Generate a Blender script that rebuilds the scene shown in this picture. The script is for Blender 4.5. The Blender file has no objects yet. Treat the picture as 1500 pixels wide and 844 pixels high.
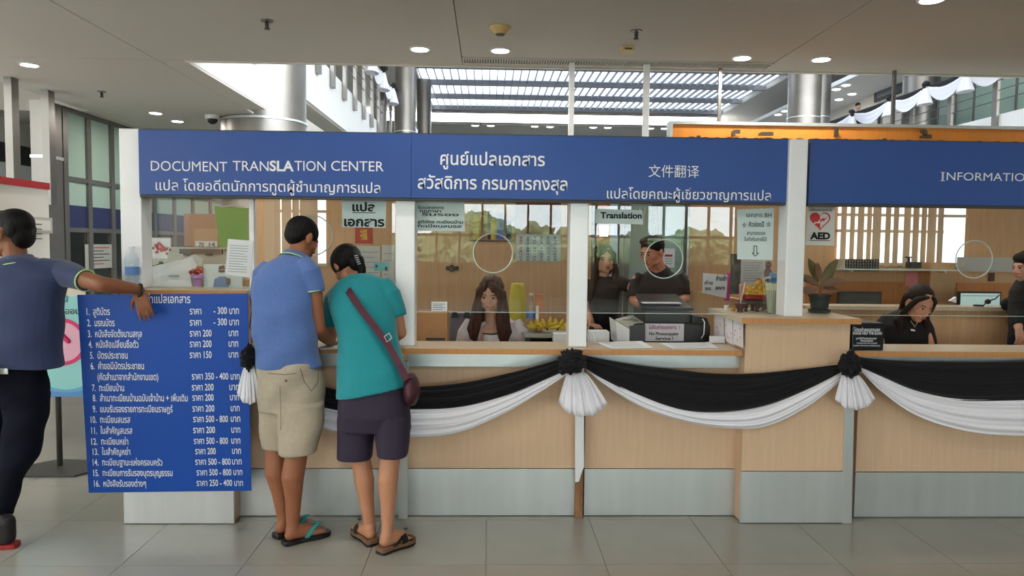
import bpy, bmesh, math, random
import numpy as np
from mathutils import Vector, Matrix
random.seed(7)
SC = bpy.context.scene
COL = SC.collection
# ---------------------------------------------------------------- camera
F, CX, CY, EYE = 1080.0, 750.0, 422.0, 1.6       # focal length in pixels of the 1500x844 frame
def _basis(vx=716, vy=358, roll=.009):
    Y = np.array([(vx-CX)/F, (CY-vy)/F, -1.0])
    X = np.array([1, -roll, 0.0]); X[2] = X @ Y
    Y /= np.linalg.norm(Y); X /= np.linalg.norm(X)
    return np.array([X, Y, np.cross(X, Y)])
BAS = _basis()
def P(px, py, Y):
    d = BAS @ np.array([(px-CX)/F, (CY-py)/F, -1.0]); t = Y/d[1]
    return Vector((t*d[0], Y, EYE+t*d[2]))
def PZ(px, py, Z):
    d = BAS @ np.array([(px-CX)/F, (CY-py)/F, -1.0]); t = (Z-EYE)/d[2]
    return Vector((t*d[0], t*d[1], Z))
cam_d = bpy.data.cameras.new('camera'); cam = bpy.data.objects.new('camera', cam_d); COL.objects.link(cam)
cam_d.sensor_width = 36; cam_d.lens = F/1500*36; cam_d.clip_start = .05; cam_d.clip_end = 300
cam.matrix_world = Matrix([[BAS[i][j] for j in range(3)]+[0] for i in range(3)]+[[0, 0, 0, 1]])
cam.location = (0, 0, EYE)
SC.camera = cam
# ---------------------------------------------------------------- world, lights, exposure
SKY_STRENGTH = 13.0
W = bpy.data.worlds.new('sky'); SC.world = W; W.use_nodes = True
bg = W.node_tree.nodes['Background']; bg.inputs[0].default_value = (.86, .94, 1.0, 1); bg.inputs[1].default_value = SKY_STRENGTH
SC.view_settings.view_transform = 'Standard'; SC.view_settings.look = 'None'
SC.view_settings.gamma = 1; SC.view_settings.use_curve_mapping = False
SC.view_settings.exposure = 0.12
SC.cycles.max_bounces = 9; SC.cycles.diffuse_bounces = 4; SC.cycles.glossy_bounces = 4
SC.cycles.transparent_max_bounces = 16; SC.cycles.caustics_reflective = False; SC.cycles.caustics_refractive = False
SC.cycles.sample_clamp_indirect = 4.0; SC.cycles.use_denoising = True
def area(name, loc, rot, sx, sy, power, color=(1, 1, 1), portal=False, shape='RECTANGLE'):
    l = bpy.data.lights.new(name, 'AREA'); l.shape = shape; l.size = sx
    if shape == 'RECTANGLE': l.size_y = sy
    l.energy = power; l.color = color
    if portal: l.cycles.is_portal = True
    o = bpy.data.objects.new(name, l); COL.objects.link(o); o.location = loc; o.rotation_euler = rot
    return o
area('window_portal', (2.8, -13.9, 2.2), (math.pi/2, 0, 0), 11.6, 2.3, 1, portal=True)          # faces +Y
area('skylight_portal', (4.8, 31, 8.8), (0, 0, 0), 16, 22, 1, portal=True)
# ---------------------------------------------------------------- materials
MATS = {}
def mat(name, col, rough=.6, metal=0, spec=.5, noise=0, nscale=20, bump=0, bscale=60, emit=0, coat=0, stretch=None, sheen=0, trans=0):
    if name in MATS: return MATS[name]
    m = bpy.data.materials.new(name); m.use_nodes = True; nt = m.node_tree; b = nt.nodes['Principled BSDF']
    b.inputs['Base Color'].default_value = (*col, 1); b.inputs['Roughness'].default_value = rough
    b.inputs['Metallic'].default_value = metal; b.inputs['Specular IOR Level'].default_value = spec
    if coat: b.inputs['Coat Weight'].default_value = coat; b.inputs['Coat Roughness'].default_value = .1
    if sheen: b.inputs['Sheen Weight'].default_value = sheen
    if trans: b.inputs['Subsurface Weight'].default_value = trans; b.inputs['Subsurface Scale'].default_value = .02
    if emit:
        b.inputs['Emission Color'].default_value = (*col, 1); b.inputs['Emission Strength'].default_value = emit
    if noise or bump:
        tc = nt.nodes.new('ShaderNodeTexCoord'); mp = nt.nodes.new('ShaderNodeMapping')
        nt.links.new(tc.outputs['Object'], mp.inputs[0])
        if stretch: mp.inputs['Scale'].default_value = stretch
    if noise:
        n = nt.nodes.new('ShaderNodeTexNoise'); n.inputs['Scale'].default_value = nscale; n.inputs['Detail'].default_value = 6
        nt.links.new(mp.outputs[0], n.inputs['Vector'])
        mx = nt.nodes.new('ShaderNodeMix'); mx.data_type = 'RGBA'
        mr = nt.nodes.new('ShaderNodeMapRange'); mr.inputs[1].default_value = .3; mr.inputs[2].default_value = .7
        nt.links.new(n.outputs[0], mr.inputs[0]); nt.links.new(mr.outputs[0], mx.inputs[0])
        mx.inputs[6].default_value = (*[c*(1-noise) for c in col], 1); mx.inputs[7].default_value = (*[min(1, c*(1+noise)) for c in col], 1)
        nt.links.new(mx.outputs[2], b.inputs['Base Color'])
    if bump:
        n2 = nt.nodes.new('ShaderNodeTexNoise'); n2.inputs['Scale'].default_value = bscale; n2.inputs['Detail'].default_value = 3
        nt.links.new(mp.outputs[0], n2.inputs['Vector'])
        bp = nt.nodes.new('ShaderNodeBump'); bp.inputs['Strength'].default_value = bump; bp.inputs['Distance'].default_value = .01
        nt.links.new(n2.outputs[0], bp.inputs['Height']); nt.links.new(bp.outputs[0], b.inputs['Normal'])
    MATS[name] = m; return m
def glass_mat(name, tint=(1, 1, 1), ior=1.75, rough=0.0):
    if name in MATS: return MATS[name]
    m = bpy.data.materials.new(name); m.use_nodes = True; nt = m.node_tree; nt.nodes.clear()
    o = nt.nodes.new('ShaderNodeOutputMaterial'); mx = nt.nodes.new('ShaderNodeMixShader')
    lw = nt.nodes.new('ShaderNodeLayerWeight'); lw.inputs['Blend'].default_value = .5
    pw = nt.nodes.new('ShaderNodeMath'); pw.operation = 'POWER'; pw.inputs[1].default_value = 5; nt.links.new(lw.outputs['Facing'], pw.inputs[0])
    f0 = ((ior-1)/(ior+1))**2; fr = nt.nodes.new('ShaderNodeMath'); fr.operation = 'MULTIPLY_ADD'; fr.inputs[1].default_value = 1-f0; fr.inputs[2].default_value = f0; nt.links.new(pw.outputs[0], fr.inputs[0])
    tr = nt.nodes.new('ShaderNodeBsdfTransparent'); tr.inputs[0].default_value = (*tint, 1)
    gl = nt.nodes.new('ShaderNodeBsdfGlossy'); gl.inputs['Roughness'].default_value = rough
    nt.links.new(fr.outputs[0], mx.inputs[0]); nt.links.new(tr.outputs[0], mx.inputs[1]); nt.links.new(gl.outputs[0], mx.inputs[2])
    nt.links.new(mx.outputs[0], o.inputs[0]); MATS[name] = m; return m
def frosted_mat(name, col, t=.35):
    m = bpy.data.materials.new(name); m.use_nodes = True; nt = m.node_tree; b = nt.nodes['Principled BSDF']
    b.inputs['Base Color'].default_value = (*col, 1); b.inputs['Roughness'].default_value = .25
    o = nt.nodes['Material Output']; mx = nt.nodes.new('ShaderNodeMixShader'); mx.inputs[0].default_value = t
    tl = nt.nodes.new('ShaderNodeBsdfTranslucent'); tl.inputs[0].default_value = (*col, 1)
    nt.links.new(b.outputs[0], mx.inputs[1]); nt.links.new(tl.outputs[0], mx.inputs[2]); nt.links.new(mx.outputs[0], o.inputs[0])
    MATS[name] = m; return m
def S(r, g, b):     # sRGB 0-255 to linear
    return tuple(((c/255)/12.92 if c/255 <= .04045 else ((c/255+.055)/1.055)**2.4) for c in (r, g, b))
M = {}
M['ceil'] = mat('ceiling_paint', S(196, 192, 184), .8)
M['wallpaint'] = mat('wall_paint', S(226, 222, 214), .8)
M['white'] = mat('white_paint', S(238, 238, 238), .7)
M['tile'] = mat('floor_tile', S(156, 154, 146), .22, spec=.5, noise=.06, nscale=2.2)
M['grout'] = mat('grout', S(138, 134, 126), .8)
def wood(name, col, n=.09, rough=.45):
    return mat(name, col, rough, noise=n, nscale=5, stretch=(9, 9, .6), spec=.4)
M['wood'] = wood('peach_laminate', S(216, 184, 152), .05)
M['woodtop'] = mat('counter_laminate', S(205, 190, 165), .35, noise=.05, nscale=30)
M['woodedge'] = wood('oak_edge', S(196, 140, 86))
M['woodin'] = wood('inner_laminate', S(200, 160, 118))
M['woodor'] = wood('orange_laminate', S(192, 128, 76))
M['woodraw'] = mat('bare_timber', S(140, 100, 66), .7, noise=.3, nscale=12, stretch=(6, 6, 1))
M['steel'] = mat('brushed_steel', S(206, 211, 211), .34, metal=.6, noise=.07, nscale=3, stretch=(3, 3, .3))
M['steel2'] = mat('column_steel', S(128, 124, 120), .4, metal=.85, noise=.10, nscale=2)
M['alu'] = mat('silver_post', S(244, 246, 250), .38, metal=.15, noise=.02, nscale=8)
M['blue'] = mat('sign_blue', S(30, 74, 150), .42, noise=.03, nscale=2)
M['board'] = mat('price_board_blue', S(6, 72, 166), .45)
M['letter'] = mat('white_lettering', S(240, 243, 250), .5)
M['black'] = mat('black_plastic', S(18, 18, 20), .4)
M['blackink'] = mat('black_ink', S(20, 22, 26), .8)
M['paper'] = mat('paper', S(236, 240, 242), .8)
M['glass'] = glass_mat('booth_glass', (.97, .985, .975))
M['rim'] = mat('glass_rim', S(190, 205, 200), .15, spec=.8)
M['blackcloth'] = mat('black_satin', S(13, 12, 17), .8, bump=.1, bscale=30, sheen=.1, spec=.3)
M['whitecloth'] = mat('white_satin', S(246, 245, 254), .7, bump=.1, bscale=30)
M['lamp'] = mat('lamp_lens', (1, .97, .92), .5, emit=14)
M['brass'] = mat('detector_plastic', S(205, 180, 120), .5)
M['orange'] = wood('orange_sign_wood', S(222, 140, 56), .05)
M['letter_grey'] = mat('dark_metal_letters', S(90, 84, 74), .4, metal=.6)
M['red'] = mat('red_trim', S(170, 30, 36), .5)
M['frost'] = frosted_mat('frosted_glass', S(176, 200, 188))
M['dark'] = mat('dark_grey', S(60, 60, 58), .6)
M['darkwood'] = mat('dark_brown_panel', S(82, 40, 30), .5)
# ---------------------------------------------------------------- mesh builder
ORG = {}
class MB:
    def __init__(s): s.v = []; s.f = []; s.mi = []; s.mats = []; s.cur = 0
    def mat(s, m):
        if m not in s.mats: s.mats.append(m)
        s.cur = s.mats.index(m); return s
    def add(s, vs, fs):
        n = len(s.v); s.v += [tuple(v) for v in vs]; s.f += [tuple(i+n for i in f) for f in fs]; s.mi += [s.cur]*len(fs); return s
    def box(s, x0, x1, y0, y1, z0, z1):
        return s.add([(x0,y0,z0),(x1,y0,z0),(x1,y1,z0),(x0,y1,z0),(x0,y0,z1),(x1,y0,z1),(x1,y1,z1),(x0,y1,z1)],
                     [(3,2,1,0),(4,5,6,7),(0,1,5,4),(1,2,6,5),(2,3,7,6),(3,0,4,7)])
    def obox(s, c, ax, ay, az):      # oriented box, half-vectors
        c, ax, ay, az = map(Vector, (c, ax, ay, az)); vs = []
        for k in (-1, 1):
            for i, j in ((-1,-1),(1,-1),(1,1),(-1,1)): vs.append(c+i*ax+j*ay+k*az)
        return s.add(vs, [(3,2,1,0),(4,5,6,7),(0,1,5,4),(1,2,6,5),(2,3,7,6),(3,0,4,7)])
    def prism(s, pts, d):            # polygon extruded by vector d
        n = len(pts); pts = [Vector(p) for p in pts]; d = Vector(d)
        vs = pts+[p+d for p in pts]
        return s.add(vs, [tuple(range(n)), tuple(range(2*n-1, n-1, -1))]+[(i, i+n, (i+1) % n+n, (i+1) % n) for i in range(n)])
    def rings(s, rs, cap=True, closed=True):
        n = len(rs[0]); vs = [v for r in rs for v in r]; fs = []
        for k in range(len(rs)-1):
            for i in range(n if closed else n-1):
                j = (i+1) % n; fs.append((k*n+i, k*n+j, (k+1)*n+j, (k+1)*n+i))
        if cap and closed: fs.append(tuple(range(n-1, -1, -1))); fs.append(tuple(range((len(rs)-1)*n, len(rs)*n)))
        return s.add(vs, fs)
    def tube(s, pts, r, n=8, cap=True):
        pts = [Vector(p) for p in pts]; rs = []; rr = r if hasattr(r, '__len__') else [r]*len(pts)
        up = None
        for i, p in enumerate(pts):
            t = (pts[min(i+1, len(pts)-1)]-pts[max(i-1, 0)]).normalized()
            if up is None: up = t.orthogonal().normalized()
            up = (up-t*up.dot(t)).normalized(); w = t.cross(up)
            rs.append([p+rr[i]*(math.cos(a)*up+math.sin(a)*w) for a in [2*math.pi*k/n for k in range(n)]])
        return s.rings(rs, cap)
    def lathe(s, c, prof, n=20, axis='z'):    # prof [(r,h)]
        c = Vector(c); rs = []
        for r, h in prof:
            ring = []
            for k in range(n):
                a = 2*math.pi*k/n; x, y = r*math.cos(a), r*math.sin(a)
                ring.append(c+(Vector((x, y, h)) if axis == 'z' else Vector((x, h, y)) if axis == 'y' else Vector((h, x, y))))
            rs.append(ring)
        return s.rings(rs)
    def ell(s, c, r, n=14, m=9, R=None):
        c = Vector(c); rs = []
        for k in range(m+1):
            t = math.pi*min(max(k/m, .02), .98)
            ring = []
            for i in range(n):
                a = 2*math.pi*i/n
                v = Vector((r[0]*math.sin(t)*math.cos(a), r[1]*math.sin(t)*math.sin(a), -r[2]*math.cos(t)))
                ring.append(c+(R @ v if R else v))
            rs.append(ring)
        return s.rings(rs)
    def cap(s, a, b, ra, rb, n=12):           # tapered capsule
        a, b = Vector(a), Vector(b); t = (b-a)
        L = t.length
        if L < 1e-6: return s.ell(a, (ra, ra, ra))
        t /= L; u = t.orthogonal().normalized(); w = t.cross(u); rs = []
        for k in range(5):
            ph = math.pi/2*(1-k/4)*.96; rs.append((a-t*ra*math.sin(ph), ra*math.cos(ph)))
        for k in range(5):
            ph = math.pi/2*k/4*.96; rs.append((b+t*rb*math.sin(ph), rb*math.cos(ph)))
        return s.rings([[c+r*(math.cos(q)*u+math.sin(q)*w) for q in [2*math.pi*i/n for i in range(n)]] for c, r in rs])
    def mesh(s, name, org=Vector((0, 0, 0))):
        me = bpy.data.meshes.new(name); me.from_pydata([tuple(Vector(v)-org) for v in s.v], [], s.f)
        for m in s.mats: me.materials.append(m)
        me.polygons.foreach_set('material_index', s.mi); return me
    def bake(s, name, m=None, parent=None, smooth=False, bevel=0, recalc=True, org=None):
        if m is not None and not s.mats: s.mats = [m]
        if parent is not None: org = ORG[parent]
        elif org is None:
            a = np.array([tuple(v) for v in s.v]); lo, hi = a.min(0), a.max(0); org = Vector(((lo[0]+hi[0])/2, (lo[1]+hi[1])/2, lo[2]))
        me = s.mesh(name, Vector(org))
        if recalc or bevel:
            bm = bmesh.new(); bm.from_mesh(me); bmesh.ops.recalc_face_normals(bm, faces=bm.faces)
            if bevel:
                ed = [e for e in bm.edges if len(e.link_faces) == 2 and e.calc_face_angle(0) > .6]
                bmesh.ops.bevel(bm, geom=ed, offset=bevel, segments=2, profile=.6, affect='EDGES', clamp_overlap=True)
            bm.to_mesh(me); bm.free()
        if smooth: me.polygons.foreach_set('use_smooth', [True]*len(me.polygons)); 
        return link(name, me, parent, org)
def link(name, me, parent=None, org=None):
    o = bpy.data.objects.new(name, me); COL.objects.link(o)
    if parent is not None: o.parent = parent; ORG[o] = ORG[parent]
    else: o.location = org; ORG[o] = Vector(org)
    return o
def tag(o, label=None, cat=None, group=None, kind=None):
    if label: o['label'] = label
    if cat: o['category'] = cat
    if group: o['group'] = group
    if kind: o['kind'] = kind
    return o
def thing(name, loc, label, cat, group=None):
    o = bpy.data.objects.new(name, None); COL.objects.link(o); o.location = loc; ORG[o] = Vector(loc)
    o.empty_display_size = .1
    return tag(o, label, cat, group)
def root(name, loc, kind='structure'):
    o = bpy.data.objects.new(name, None); COL.objects.link(o); o.location = loc; ORG[o] = Vector(loc); o['kind'] = kind; return o
def dup(o, delta, label=None, parent=None):
    c = o.copy(); COL.objects.link(c)
    if parent is None:
        c.location = o.location+Vector(delta); ORG[c] = ORG[o]+Vector(delta)
        if label: c['label'] = label
    else: c.parent = parent; ORG[c] = ORG[parent]
    for ch in list(o.children): dup(ch, (0, 0, 0), parent=c)
    return c
def bx(name, m, parent, x0, x1, y0, y1, z0, z1, bevel=0): return MB().box(x0, x1, y0, y1, z0, z1).bake(name, m, parent, bevel=bevel)
def autosmooth(o, ang=40):
    me = o.data; bm = bmesh.new(); bm.from_mesh(me)
    for f in bm.faces: f.smooth = True
    for e in bm.edges: e.smooth = not (len(e.link_faces) == 2 and e.calc_face_angle(0) > math.radians(ang))
    bm.to_mesh(me); bm.free(); return o
# ---------------------------------------------------------------- lettering
def text_verts(s, off=0.0, shear=0):
    cu = bpy.data.curves.new('t', 'FONT'); cu.body = s; cu.size = 1; cu.offset = off; cu.resolution_u = 3; cu.shear = shear
    ob = bpy.data.objects.new('t', cu); COL.objects.link(ob)
    dg = bpy.context.evaluated_depsgraph_get(); me = bpy.data.meshes.new_from_object(ob.evaluated_get(dg))
    vs = [v.co.copy() for v in me.vertices]; fs = [tuple(p.vertices) for p in me.polygons]
    bpy.data.objects.remove(ob); bpy.data.curves.remove(cu); bpy.data.meshes.remove(me)
    return vs, fs
class Lettering:       # several lines of flat print on one upright plane facing the viewer
    def __init__(s): s.mb = MB()
    def line(s, txt, p0, p1, size, off=0.0, m=None, right=None, up=None):   # p0,p1 world ends of the baseline; size = world em height
        vs, fs = text_verts(txt, off)
        if not vs: return s
        x0 = min(v.x for v in vs); x1 = max(v.x for v in vs)
        p0, p1 = Vector(p0), Vector(p1); d = p1-p0; u = up if up is not None else Vector((0, 0, 1))
        if m: s.mb.mat(m)
        s.mb.add([p0+d*((v.x-x0)/(x1-x0))+u*(v.y*size) for v in vs], fs); return s
    def bake(s, parent, m, name='lettering'): return tag(s.mb.bake(name, m, parent, recalc=False), kind='stuff')
def tl(L, txt, pl, pr, pb, size_px, Y, off=0.0, m=None, lift=.0):
    a = P(pl, pb, Y); b = P(pr, pb, Y); b.z = a.z
    sc = (P(pl, pb-10, Y)-P(pl, pb, Y)).z/10
    L.line(txt, (a.x, Y-lift, a.z), (b.x, Y-lift, a.z), size_px*sc, off, m)
def sheet(name, pl, pt, pr, pb, Y, m, label=None, cat='paper', group=None, t=.0015, parent=None, lean=0):
    a = P(pl, pt, Y); b = P(pr, pb, Y)
    mb = MB(); z0, z1 = min(a.z, b.z), max(a.z, b.z)
    mb.prism([(a.x, Y, z0), (b.x, Y, z0), (b.x, Y+lean, z1), (a.x, Y+lean, z1)], (0, t, 0))
    o = mb.bake(name, m, parent)
    if label: tag(o, label, cat, group)
    return o
# ================================================================ SETTING
CEIL = 3.3
# floor: slab with separate tiles near the camera
fl = root('floor', (0, 0, 0))
bx('slab', M['grout'], fl, -9, 22, -14, 50, -.2, -.006)
bx('far_paving', M['tile'], fl, -9, 22, 10.2, 50, -.006, 0)
bx('near_paving', M['tile'], fl, -9, 22, -14, 2.4, -.006, 0)
bx('left_paving', M['tile'], fl, -9, -6.0, 2.4, 10.2, -.006, 0)
bx('right_paving', M['tile'], fl, 6.6, 22, 2.4, 10.2, -.006, 0)
t0 = MB().box(.0015, .5985, .0015, .5985, -.006, 0).mesh('tile'); t0.materials.append(M['tile'])
for i in range(21):
    for j in range(13):
        o = bpy.data.objects.new('tile', t0); COL.objects.link(o); o.parent = fl; o.location = (-6+.6*i, 2.4+.6*j, 0); ORG[o] = Vector((0, 0, 0))
# ceiling in panels 2.87 m wide, L-shaped around the atrium
ce = root('ceiling', (0, 0, CEIL))
xs = [-.262+2.875*k for k in range(-2, 8)]
def cpanel(x0, x1, y0, y1): bx('panel', M['ceil'], ce, x0+.004, x1-.004, y0+.004, y1-.004, CEIL, CEIL+.02)
for k in range(len(xs)-1):
    x0, x1 = max(xs[k], -5.3), min(xs[k+1], 22)
    if x1 <= x0: continue
    for y0, y1 in ((-14, -4), (-4, 3), (3, 7.15)):
        cpanel(x0, x1, y0, y1)
cpanel(-5.3, xs[1]+.0, 7.15, 14.5) if xs[1] > -5.3 else None
cpanel(-3.137, -2.88, 7.15, 9.7)
cpanel(-9, -5.3, 10.05, 14.5)
bx('slab', M['ceil'], ce, -5.3, 22, -14, 7.15, CEIL+.021, CEIL+.45)
bx('slab', M['ceil'], ce, -5.3, -2.88, 7.15, 9.7, CEIL+.021, CEIL+.45)
bx('slab', M['ceil'], ce, -5.3, -3.2, 9.7, 14.5, CEIL+.021, CEIL+.45)
bx('slab', M['ceil'], ce, -9, -5.3, 10.05, 14.5, CEIL+.021, CEIL+.45)
# edge strip along the atrium opening
bx('edge_strip', M['wallpaint'], ce, -2.88, 22, 7.152, 7.19, CEIL-.012, CEIL+.45)
# walls
wl = root('wall_left', (-9, 0, 0)); bx('plaster', M['wallpaint'], wl, -9.2, -9, -14, 50, 0, 9.5)
wr = root('wall_right', (22, 0, 0)); bx('plaster', M['wallpaint'], wr, 22, 22.2, -14, 50, 0, 9.5)
# rear facade (behind the viewer, seen in the glass): piers, rail, blinds, sky beyond
wb = root('wall_rear', (0, -14, 0))
bx('spandrel', M['woodin'], wb, -9, 22, -14.2, -14, 0, 1.05)
for a, b in ((-9, -3.0), (8.6, 17.4)): bx('pier', M['woodin'], wb, a, b, -14.2, -14, 1.05, CEIL)
bx('upper_wall', M['wallpaint'], wb, -9, 22, -14.2, -14, CEIL, 9.5)
wf = root('window_1', (0, -14, .35))
mv = MB()
for k in range(34):
    xm_ = -3.0+.7*k
    if xm_ < 8.7 or xm_ > 17.3: mv.box(xm_-.03, xm_+.03, -14.16, -14.04, 1.05, CEIL)
mv.box(-3.0, 8.6, -14.16, -14.04, 1.84, 1.92)
mv.box(17.4, 22, -14.16, -14.04, 1.84, 1.92).bake('window_frame', M['dark'], wf)  # right end opening added out of view for more daylight
bx('pane', glass_mat('clear_glass', (.95, .98, .96), 1.5), wf, -3.0, 22, -14.11, -14.10, 1.05, CEIL)
M['blind'] = frosted_mat('blind_fabric', S(206, 170, 140), .45)
random.seed(3)
for (a, b) in ((4.4, 4.9), (7.6, 8.6)):
    bl = MB(); x = a
    while x < b:
        an = random.uniform(.2, 1.1); w = .07
        bl.prism([(x-w*math.cos(an), -13.85-w*math.sin(an), .5), (x+w*math.cos(an), -13.85+w*math.sin(an), .5), (x+w*math.cos(an), -13.85+w*math.sin(an), 3.2), (x-w*math.cos(an), -13.85-w*math.sin(an), 3.2)], (0, .003, 0))
        x += .135
    o = bl.bake('blind_slats', M['blind'], wf); o['kind'] = 'stuff'
# lower cill wall portions
# outside ground and a line of trees behind the viewer
g = MB().box(-60, 60, -90, -14.2, -.3, -.05).bake('ground', mat('lawn', S(96, 108, 80), .9, noise=.2, nscale=2)); g['kind'] = 'structure'
random.seed(11)
M['leaf'] = mat('tree_leaves', S(140, 156, 112), .8, noise=.35, nscale=3)
tb = MB()
from mathutils import noise as mnoise
for i in range(30):
    x = random.uniform(-22, 32); y = random.uniform(-34, -26); h = random.choice((.7, .9, 1.2, 1.5, 2.0)); rr = random.uniform(.9, 1.6)
    bm = bmesh.new(); bmesh.ops.create_icosphere(bm, subdivisions=4, radius=1)
    for v in bm.verts:
        d = v.co.normalized(); f = 1+.35*mnoise.noise(d*2.2+Vector((i, 0, 0)))+.22*mnoise.noise(d*7+Vector((0, i, 0)))+.12*mnoise.noise(d*18)
        v.co = Vector((d.x*rr, d.y*rr, d.z*rr*.9))*f+Vector((x, y, h))
    tb.add([v.co.copy() for v in bm.verts], [tuple(v.index for v in f.verts) for f in bm.faces]); bm.free()
    tb.tube([(x, y, -.1), (x, y, h)], .12, 8)
for i in range(34):
    x = -26+1.9*i; bm = bmesh.new(); bmesh.ops.create_icosphere(bm, subdivisions=3, radius=1)
    for v in bm.verts:
        d = v.co.normalized(); f = 1+.3*mnoise.noise(d*2.5+Vector((i, 5, 0)))+.2*mnoise.noise(d*8+Vector((5, i, 0))); v.co = Vector((d.x*1.5, d.y*1.2, d.z*1.35))*f+Vector((x, -39, .9))
    tb.add([v.co.copy() for v in bm.verts], [tuple(v.index for v in f.verts) for f in bm.faces]); bm.free()
tr = tb.bake('treeline', M['leaf']); tag(tr, 'green treeline beyond the entrance glazing, mirrored in the booth glass', 'trees', kind='stuff')
# ---- far atrium
MEZ = 5.0
mz = root('wall_far_left_gallery', (-3.15, 10, 4.05), 'structure'); mz.name = 'slab_left_gallery'
bx('fascia', M['white'], mz, -3.2, -3.15, 7.2, 21.5, 4.05, MEZ)
bx('soffit', M['ceil'], mz, -9, -3.2, 7.2, 40, 4.02, 4.12)
bx('deck', M['ceil'], mz, -9, -3.2, 7.2, 40, 4.12, MEZ-.02)
mr_ = root('slab_right_gallery', (12.8, 20, 4.05))
bx('fascia', M['white'], mr_, 12.8, 12.85, 14, 40, 4.05, MEZ)
bx('soffit', M['ceil'], mr_, 12.85, 22, 7.2, 40, 4.02, 4.12)
bx('deck', M['ceil'], mr_, 12.85, 22, 7.2, 40, 4.12, MEZ-.02)
# right upper gallery: back wall with shops and a soffit with spots
wg = root('wall_right_gallery', (15, 30, MEZ))
bx('plaster', M['wallpaint'], wg, 14.95, 15.1, 23.6, 48, MEZ, 7.6)
bx('soffit', M['white'], wg, 12.9, 22, 20, 48, 7.6, 7.7)
bx('clerestory_frame', M['white'], wg, 12.75, 12.9, 16, 48, 7.6, 7.75)
gz = root('wall_right_glazing', (14.6, 20, MEZ))
for k in range(7):
    y = 17.6+.9*k; bx('pane', M['frost'], gz, 14.6, 14.63, y, y+.84, MEZ, 7.6); bx('mullion', M['steel2'], gz, 14.56, 14.64, y+.84, y+.9, MEZ, 7.6)
# roof and skylight
rf = root('roof_atrium', (5, 20, 9))
bx('deck', M['ceil'], rf, -9, 22, 7, 20, 9.0, 9.2)
bx('deck', M['ceil'], rf, -9, -3.2, 20, 42, 9.0, 9.2)
bx('deck', M['ceil'], rf, 12.8, 22, 20, 50, 8.9, 9.2)
sk = root('skylight', (4.8, 30, 9))
bx('glazing', glass_mat('skylight_dimmer', (.45, .46, .48), 1.2), sk, -3.2, 12.8, 20, 41, 9.9, 9.91)  # tinted pane added above the bays to cut the sky's light
bx('upstand', M['ceil'], sk, -3.2, 12.8, 20.0, 20.1, 9.0, 9.9)
M['fin'] = mat('louver_metal', S(150, 150, 154), .5)
M['translucent'] = frosted_mat('translucent_panel', S(235, 240, 245), .85)
M['rooftop'] = mat('skylight_deck', S(122, 122, 126), .7)
fin = MB().box(-.014, .014, 0, 3.15, 9.0, 9.12).mesh('slat'); fin.materials.append(M['fin'])
for b, (y0, y1) in enumerate(((28.2, 31.4), (31.4, 34.6), (34.6, 37.8), (37.8, 40.9))):
    for k in range(47):
        o = bpy.data.objects.new('slat', fin); COL.objects.link(o); o.parent = sk; o.location = (-3.1+.342*k-4.8, y0-30, -9); ORG[o] = Vector((0, 0, 0))
    bx('beam', M['rooftop'], sk, -3.2, 12.8, y1-.2, y1, 8.9, 9.5)
    dk = MB(); L = y1-y0     # metal vault over the near half of each bay, sky over the rest
    rs = []
    for q in range(7):
        t = q/6; yy = y0+L*.46*t; zz = 9.2+.35*math.sin(t*math.pi/2)
        rs.append([(-3.2, yy, zz), (12.8, yy, zz)])
    dk.rings(rs, cap=False, closed=False); dk.bake('vault', M['rooftop'], sk)
    MB().add([(-3.2, y0+L*.46, 9.56), (12.8, y0+L*.46, 9.56), (12.8, y1-.2, 9.13), (-3.2, y1-.2, 9.13)], [(0, 1, 2, 3)]).bake('daylight_panel', M['translucent'], sk, recalc=False)
bx('beam', M['fin'], sk, -3.2, 12.8, 27.9, 28.2, 8.85, 9.5)
bx('far_frame', M['steel2'], sk, -3.2, 12.8, 40.9, 41.0, 8.75, 9.1)
# far end: clerestory strip, ceiling with spots, wall with panels
we = root('wall_far', (5, 43, 0))
bx('lower_soffit', M['wallpaint'], we, -9, 22, 41.2, 46, 8.2, 8.3)
bx('clerestory_rail', M['steel2'], we, -9, 22, 41.1, 41.2, 8.15, 8.32)
bx('plaster', mat('pale_cladding', S(190, 198, 202), .5), we, -9, 22, 45.8, 46, 0, 8.2)
for k in range(15): bx('joint', M['dark'], we, -8+2*k, -7.96+2*k, 45.77, 45.8, 5, 8.2)
for px0, px1 in ((700, 751), (915, 967)):
    a = P(px0, 190, 45.7); b = P(px1, 190, 45.7); bx('brown_panel', M['darkwood'], we, a.x, b.x, 45.6, 45.75, 7.3, a.z)
# lights of the far soffit
for px in (696, 719, 784, 807, 872, 894, 959, 981):
    p = PZ(px, 183.5, 8.2); p.y = max(p.y, 41.6)
    o = MB().lathe((p.x, p.y, 8.18), [(.16, 0), (.2, .02), (.2, .03)], 12).bake('downlight', M['lamp'], None)
    tag(o, ('leftmost', 'second', 'third', 'fourth', 'fifth', 'sixth', 'seventh', 'rightmost')[(696, 719, 784, 807, 872, 894, 959, 981).index(px)]+' round downlight from the left in the far gallery soffit', 'light', 'far gallery downlights')
for px, py in ((1239, 125), (1225, 131), (1248, 138), (1229, 146), (1140, 168), (1150, 163)):
    p = PZ(px, py, 7.6)
    o = MB().lathe((p.x, p.y, 7.58), [(.12, 0), (.15, .02), (.15, .03)], 12).bake('spotlight', M['lamp'], None)
    tag(o, 'small spotlight in the upper right gallery soffit, '+{1239: 'topmost one', 1225: 'left one of the upper pair', 1248: 'right one beside the thin hanger', 1229: 'lowest near the banded column', 1140: 'far left one under the slanted clerestory', 1150: 'far one touching the tall column'}[px], 'light', 'right gallery spotlights')
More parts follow.
